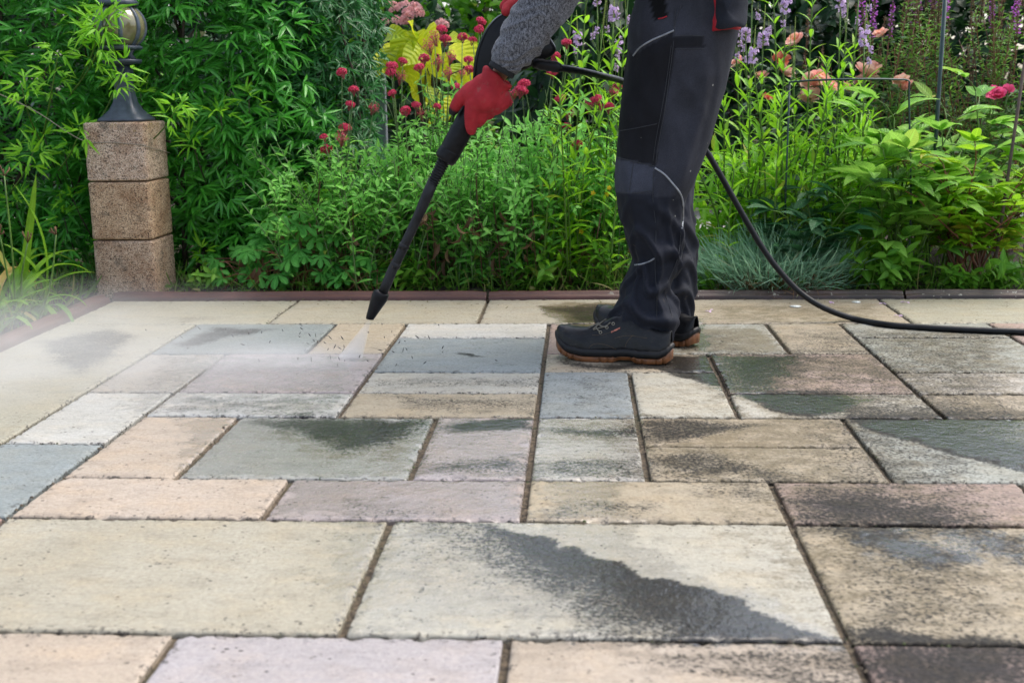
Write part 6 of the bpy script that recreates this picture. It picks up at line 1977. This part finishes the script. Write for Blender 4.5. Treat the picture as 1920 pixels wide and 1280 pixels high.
# water: fan of spray, splash, drifting mist
def volume_mat(name, dens, shape, col=(1, 1, 1), aniso=.2, noise_s=4.0, lo=.35, hi=.75):
    m_ = bpy.data.materials.new(name)
    m_.use_nodes = True
    t = m_.node_tree
    for n_ in list(t.nodes):
        if n_.type != 'OUTPUT_MATERIAL':
            t.nodes.remove(n_)
    out = [n_ for n_ in t.nodes if n_.type == 'OUTPUT_MATERIAL'][0]
    tc = t.nodes.new("ShaderNodeTexCoord")
    pv = t.nodes.new("ShaderNodeVolumePrincipled")
    pv.inputs['Color'].default_value = (*col, 1)
    pv.inputs['Anisotropy'].default_value = aniso
    ln = t.nodes.new("ShaderNodeVectorMath"); ln.operation = 'LENGTH'
    t.links.new(tc.outputs['Object'], ln.inputs[0])
    mr = t.nodes.new("ShaderNodeMapRange"); mr.interpolation_type = 'SMOOTHSTEP'
    t.links.new(ln.outputs['Value'], mr.inputs[0])
    mr.inputs[1].default_value, mr.inputs[2].default_value, mr.inputs[3].default_value, mr.inputs[4].default_value = .1, 1.0, dens, 0
    nz = t.nodes.new("ShaderNodeTexNoise"); nz.inputs['Scale'].default_value = noise_s; nz.inputs['Detail'].default_value = 3
    t.links.new(tc.outputs['Object'], nz.inputs['Vector'])
    m2 = t.nodes.new("ShaderNodeMapRange")
    t.links.new(nz.outputs[0], m2.inputs[0])
    m2.inputs[1].default_value, m2.inputs[2].default_value, m2.inputs[3].default_value, m2.inputs[4].default_value = lo, hi, .35, 1.25
    mu = t.nodes.new("ShaderNodeMath"); mu.operation = 'MULTIPLY'
    t.links.new(mr.outputs[0], mu.inputs[0]); t.links.new(m2.outputs[0], mu.inputs[1])
    t.links.new(mu.outputs[0], pv.inputs['Density'])
    t.links.new(pv.outputs[0], out.inputs['Volume'])
    return m_
def ellipsoid(name, c, r, rotz, mat, label, cat, taper=0.0, roty=0.0):
    R = [[(math.sin(q) * math.cos(f), -math.sin(q) * math.sin(f), math.cos(q)) for f in np.linspace(0, 2 * math.pi, 32, endpoint=False)] for q in np.linspace(.02, math.pi - .02, 18)]
    b = Buf(); rings(b, R, True)
    o = b.build(name, mat)
    o.location = c; o.scale = r; o.rotation_euler = (0, roty, rotz)
    tag(o, label, cat, None, "stuff")
    return o
ellipsoid("water_mist", (-1.30, 2.60, .05), (.88, .56, .21), .1, volume_mat("drifting_mist", 2.3, 0), "pale water mist drifting over the slabs at the left", "mist")
ip = ground(640, 690)
ellipsoid("water_splash", (ip.x - .16, ip.y, .012), (.32, .10, .065), .05, volume_mat("splash_spray", 15.0, 0, (1, 1, 1), .1, 7.0), "white splash where the water jet hits the mauve slab", "splash")
tip = Lp(693.5, 599); hitp = ground(655, 672)
R = []
dj = (hitp - tip)
for q in np.linspace(0, 1, 10):
    c_ = tip + dj * q
    w_ = .004 + .030 * q
    R.append([tuple(c_ + Vector((w_ * math.cos(f), .6 * w_ * -math.sin(f), 0))) for f in np.linspace(0, 2 * math.pi, 20, endpoint=False)])
b = Buf(); rings(b, R, True)
mv = bpy.data.materials.new("jet_spray"); mv.use_nodes = True
for n_ in list(mv.node_tree.nodes):
    if n_.type != 'OUTPUT_MATERIAL':
        mv.node_tree.nodes.remove(n_)
pv = mv.node_tree.nodes.new("ShaderNodeVolumePrincipled"); pv.inputs['Density'].default_value = 30.0; pv.inputs['Color'].default_value = (1, 1, 1, 1)
mv.node_tree.links.new(pv.outputs[0], [n_ for n_ in mv.node_tree.nodes if n_.type == 'OUTPUT_MATERIAL'][0].inputs['Volume'])
tag(b.build("water_jet", mv, None, True, None, tuple(tip)), "thin fan of water spraying from the lance nozzle onto the slabs", "water jet", None, "stuff")
# drops and flakes of loosened dirt thrown up round the impact
rng = np.random.default_rng(123)
b = Buf()
for k in range(60):
    an = rng.uniform(0, 6.28); rr = abs(rng.normal(0, .16))
    c_ = np.array([ip.x - .03 + rr * math.cos(an) * 1.5, ip.y + rr * .5 * math.sin(an), rng.uniform(.008, .10)])
    v_ = np.array([rng.normal(-.2, .6), rng.normal(0, .3), rng.uniform(.4, 1)]); v_ /= np.linalg.norm(v_)
    l_ = rng.uniform(.002, .007)
    tube(b, [c_ - v_ * l_, c_, c_ + v_ * l_], [.0004, rng.uniform(.0008, .0016), .0004], 6)
tag(b.build("dirt_flakes", mat_plain("wet_dirt_flake", (.05, .05, .05), .4, .5, 60), None, True, None, tuple(ip)), "wet dirt flakes flying up round the jet", "dirt", None, "stuff")
# fallen petals and foam on the back row
def f_petal(b, rng):
    for k in range(3):
        leaves(b, [(rng.normal(0, .004), rng.normal(0, .003), .001)], (rng.normal(), rng.normal(), .1), (0, 0, 1), .012, .009, 'petal', 4, rng.uniform(.2, 1), .3, [rng.random()])
PT = flower_meshes("fallen_petal", f_petal, 3)
for k, (x, y, lb_) in enumerate(((1328, 583, "lilac petal lying on the slab just behind the far boot"), (1557, 566, "lilac petal lying at the foot of the kerb right of the hose"), (1655, 569, "lilac petal lying at the end of the slab joint near the kerb"), (1686, 592, "lilac petal lying in the slab joint above the hose"), (1700, 567, "small lilac petal on the cream slab by the kerb"))):
    g_ = ground(x, y, .002)
    o = link("fallen_petal", PT[k % 3], M_FPHY, None, None, tuple(g_))
    o.rotation_euler = (0, 0, k * 1.3)
    tag(o, lb_, "petal", "fallen lilac petals on the slabs")
M_FOAM = mat_plain("water_foam", (.62, .64, .60), .25, .2, 90, .6)
for x, y, s_, lb_ in ((1492, 575, .016, "small white patch of foam left of the hose at the kerb"), (1606, 567, .013, "small white patch of foam at the kerb behind the hose")):
    g_ = ground(x, y, .001)
    R = [[(s_ * q * math.cos(f) * (1 + .25 * math.sin(3 * f)), s_ * .8 * q * math.sin(f), .005 * math.sqrt(max(0, 1 - q * q))) for f in np.linspace(0, 6.28, 20, endpoint=False)] for q in (1, .85, .6, .3, .05)]
    b = Buf(); rings(b, R, True)
    o = b.build("foam_patch", M_FOAM); o.location = g_
    tag(o, lb_, "foam")
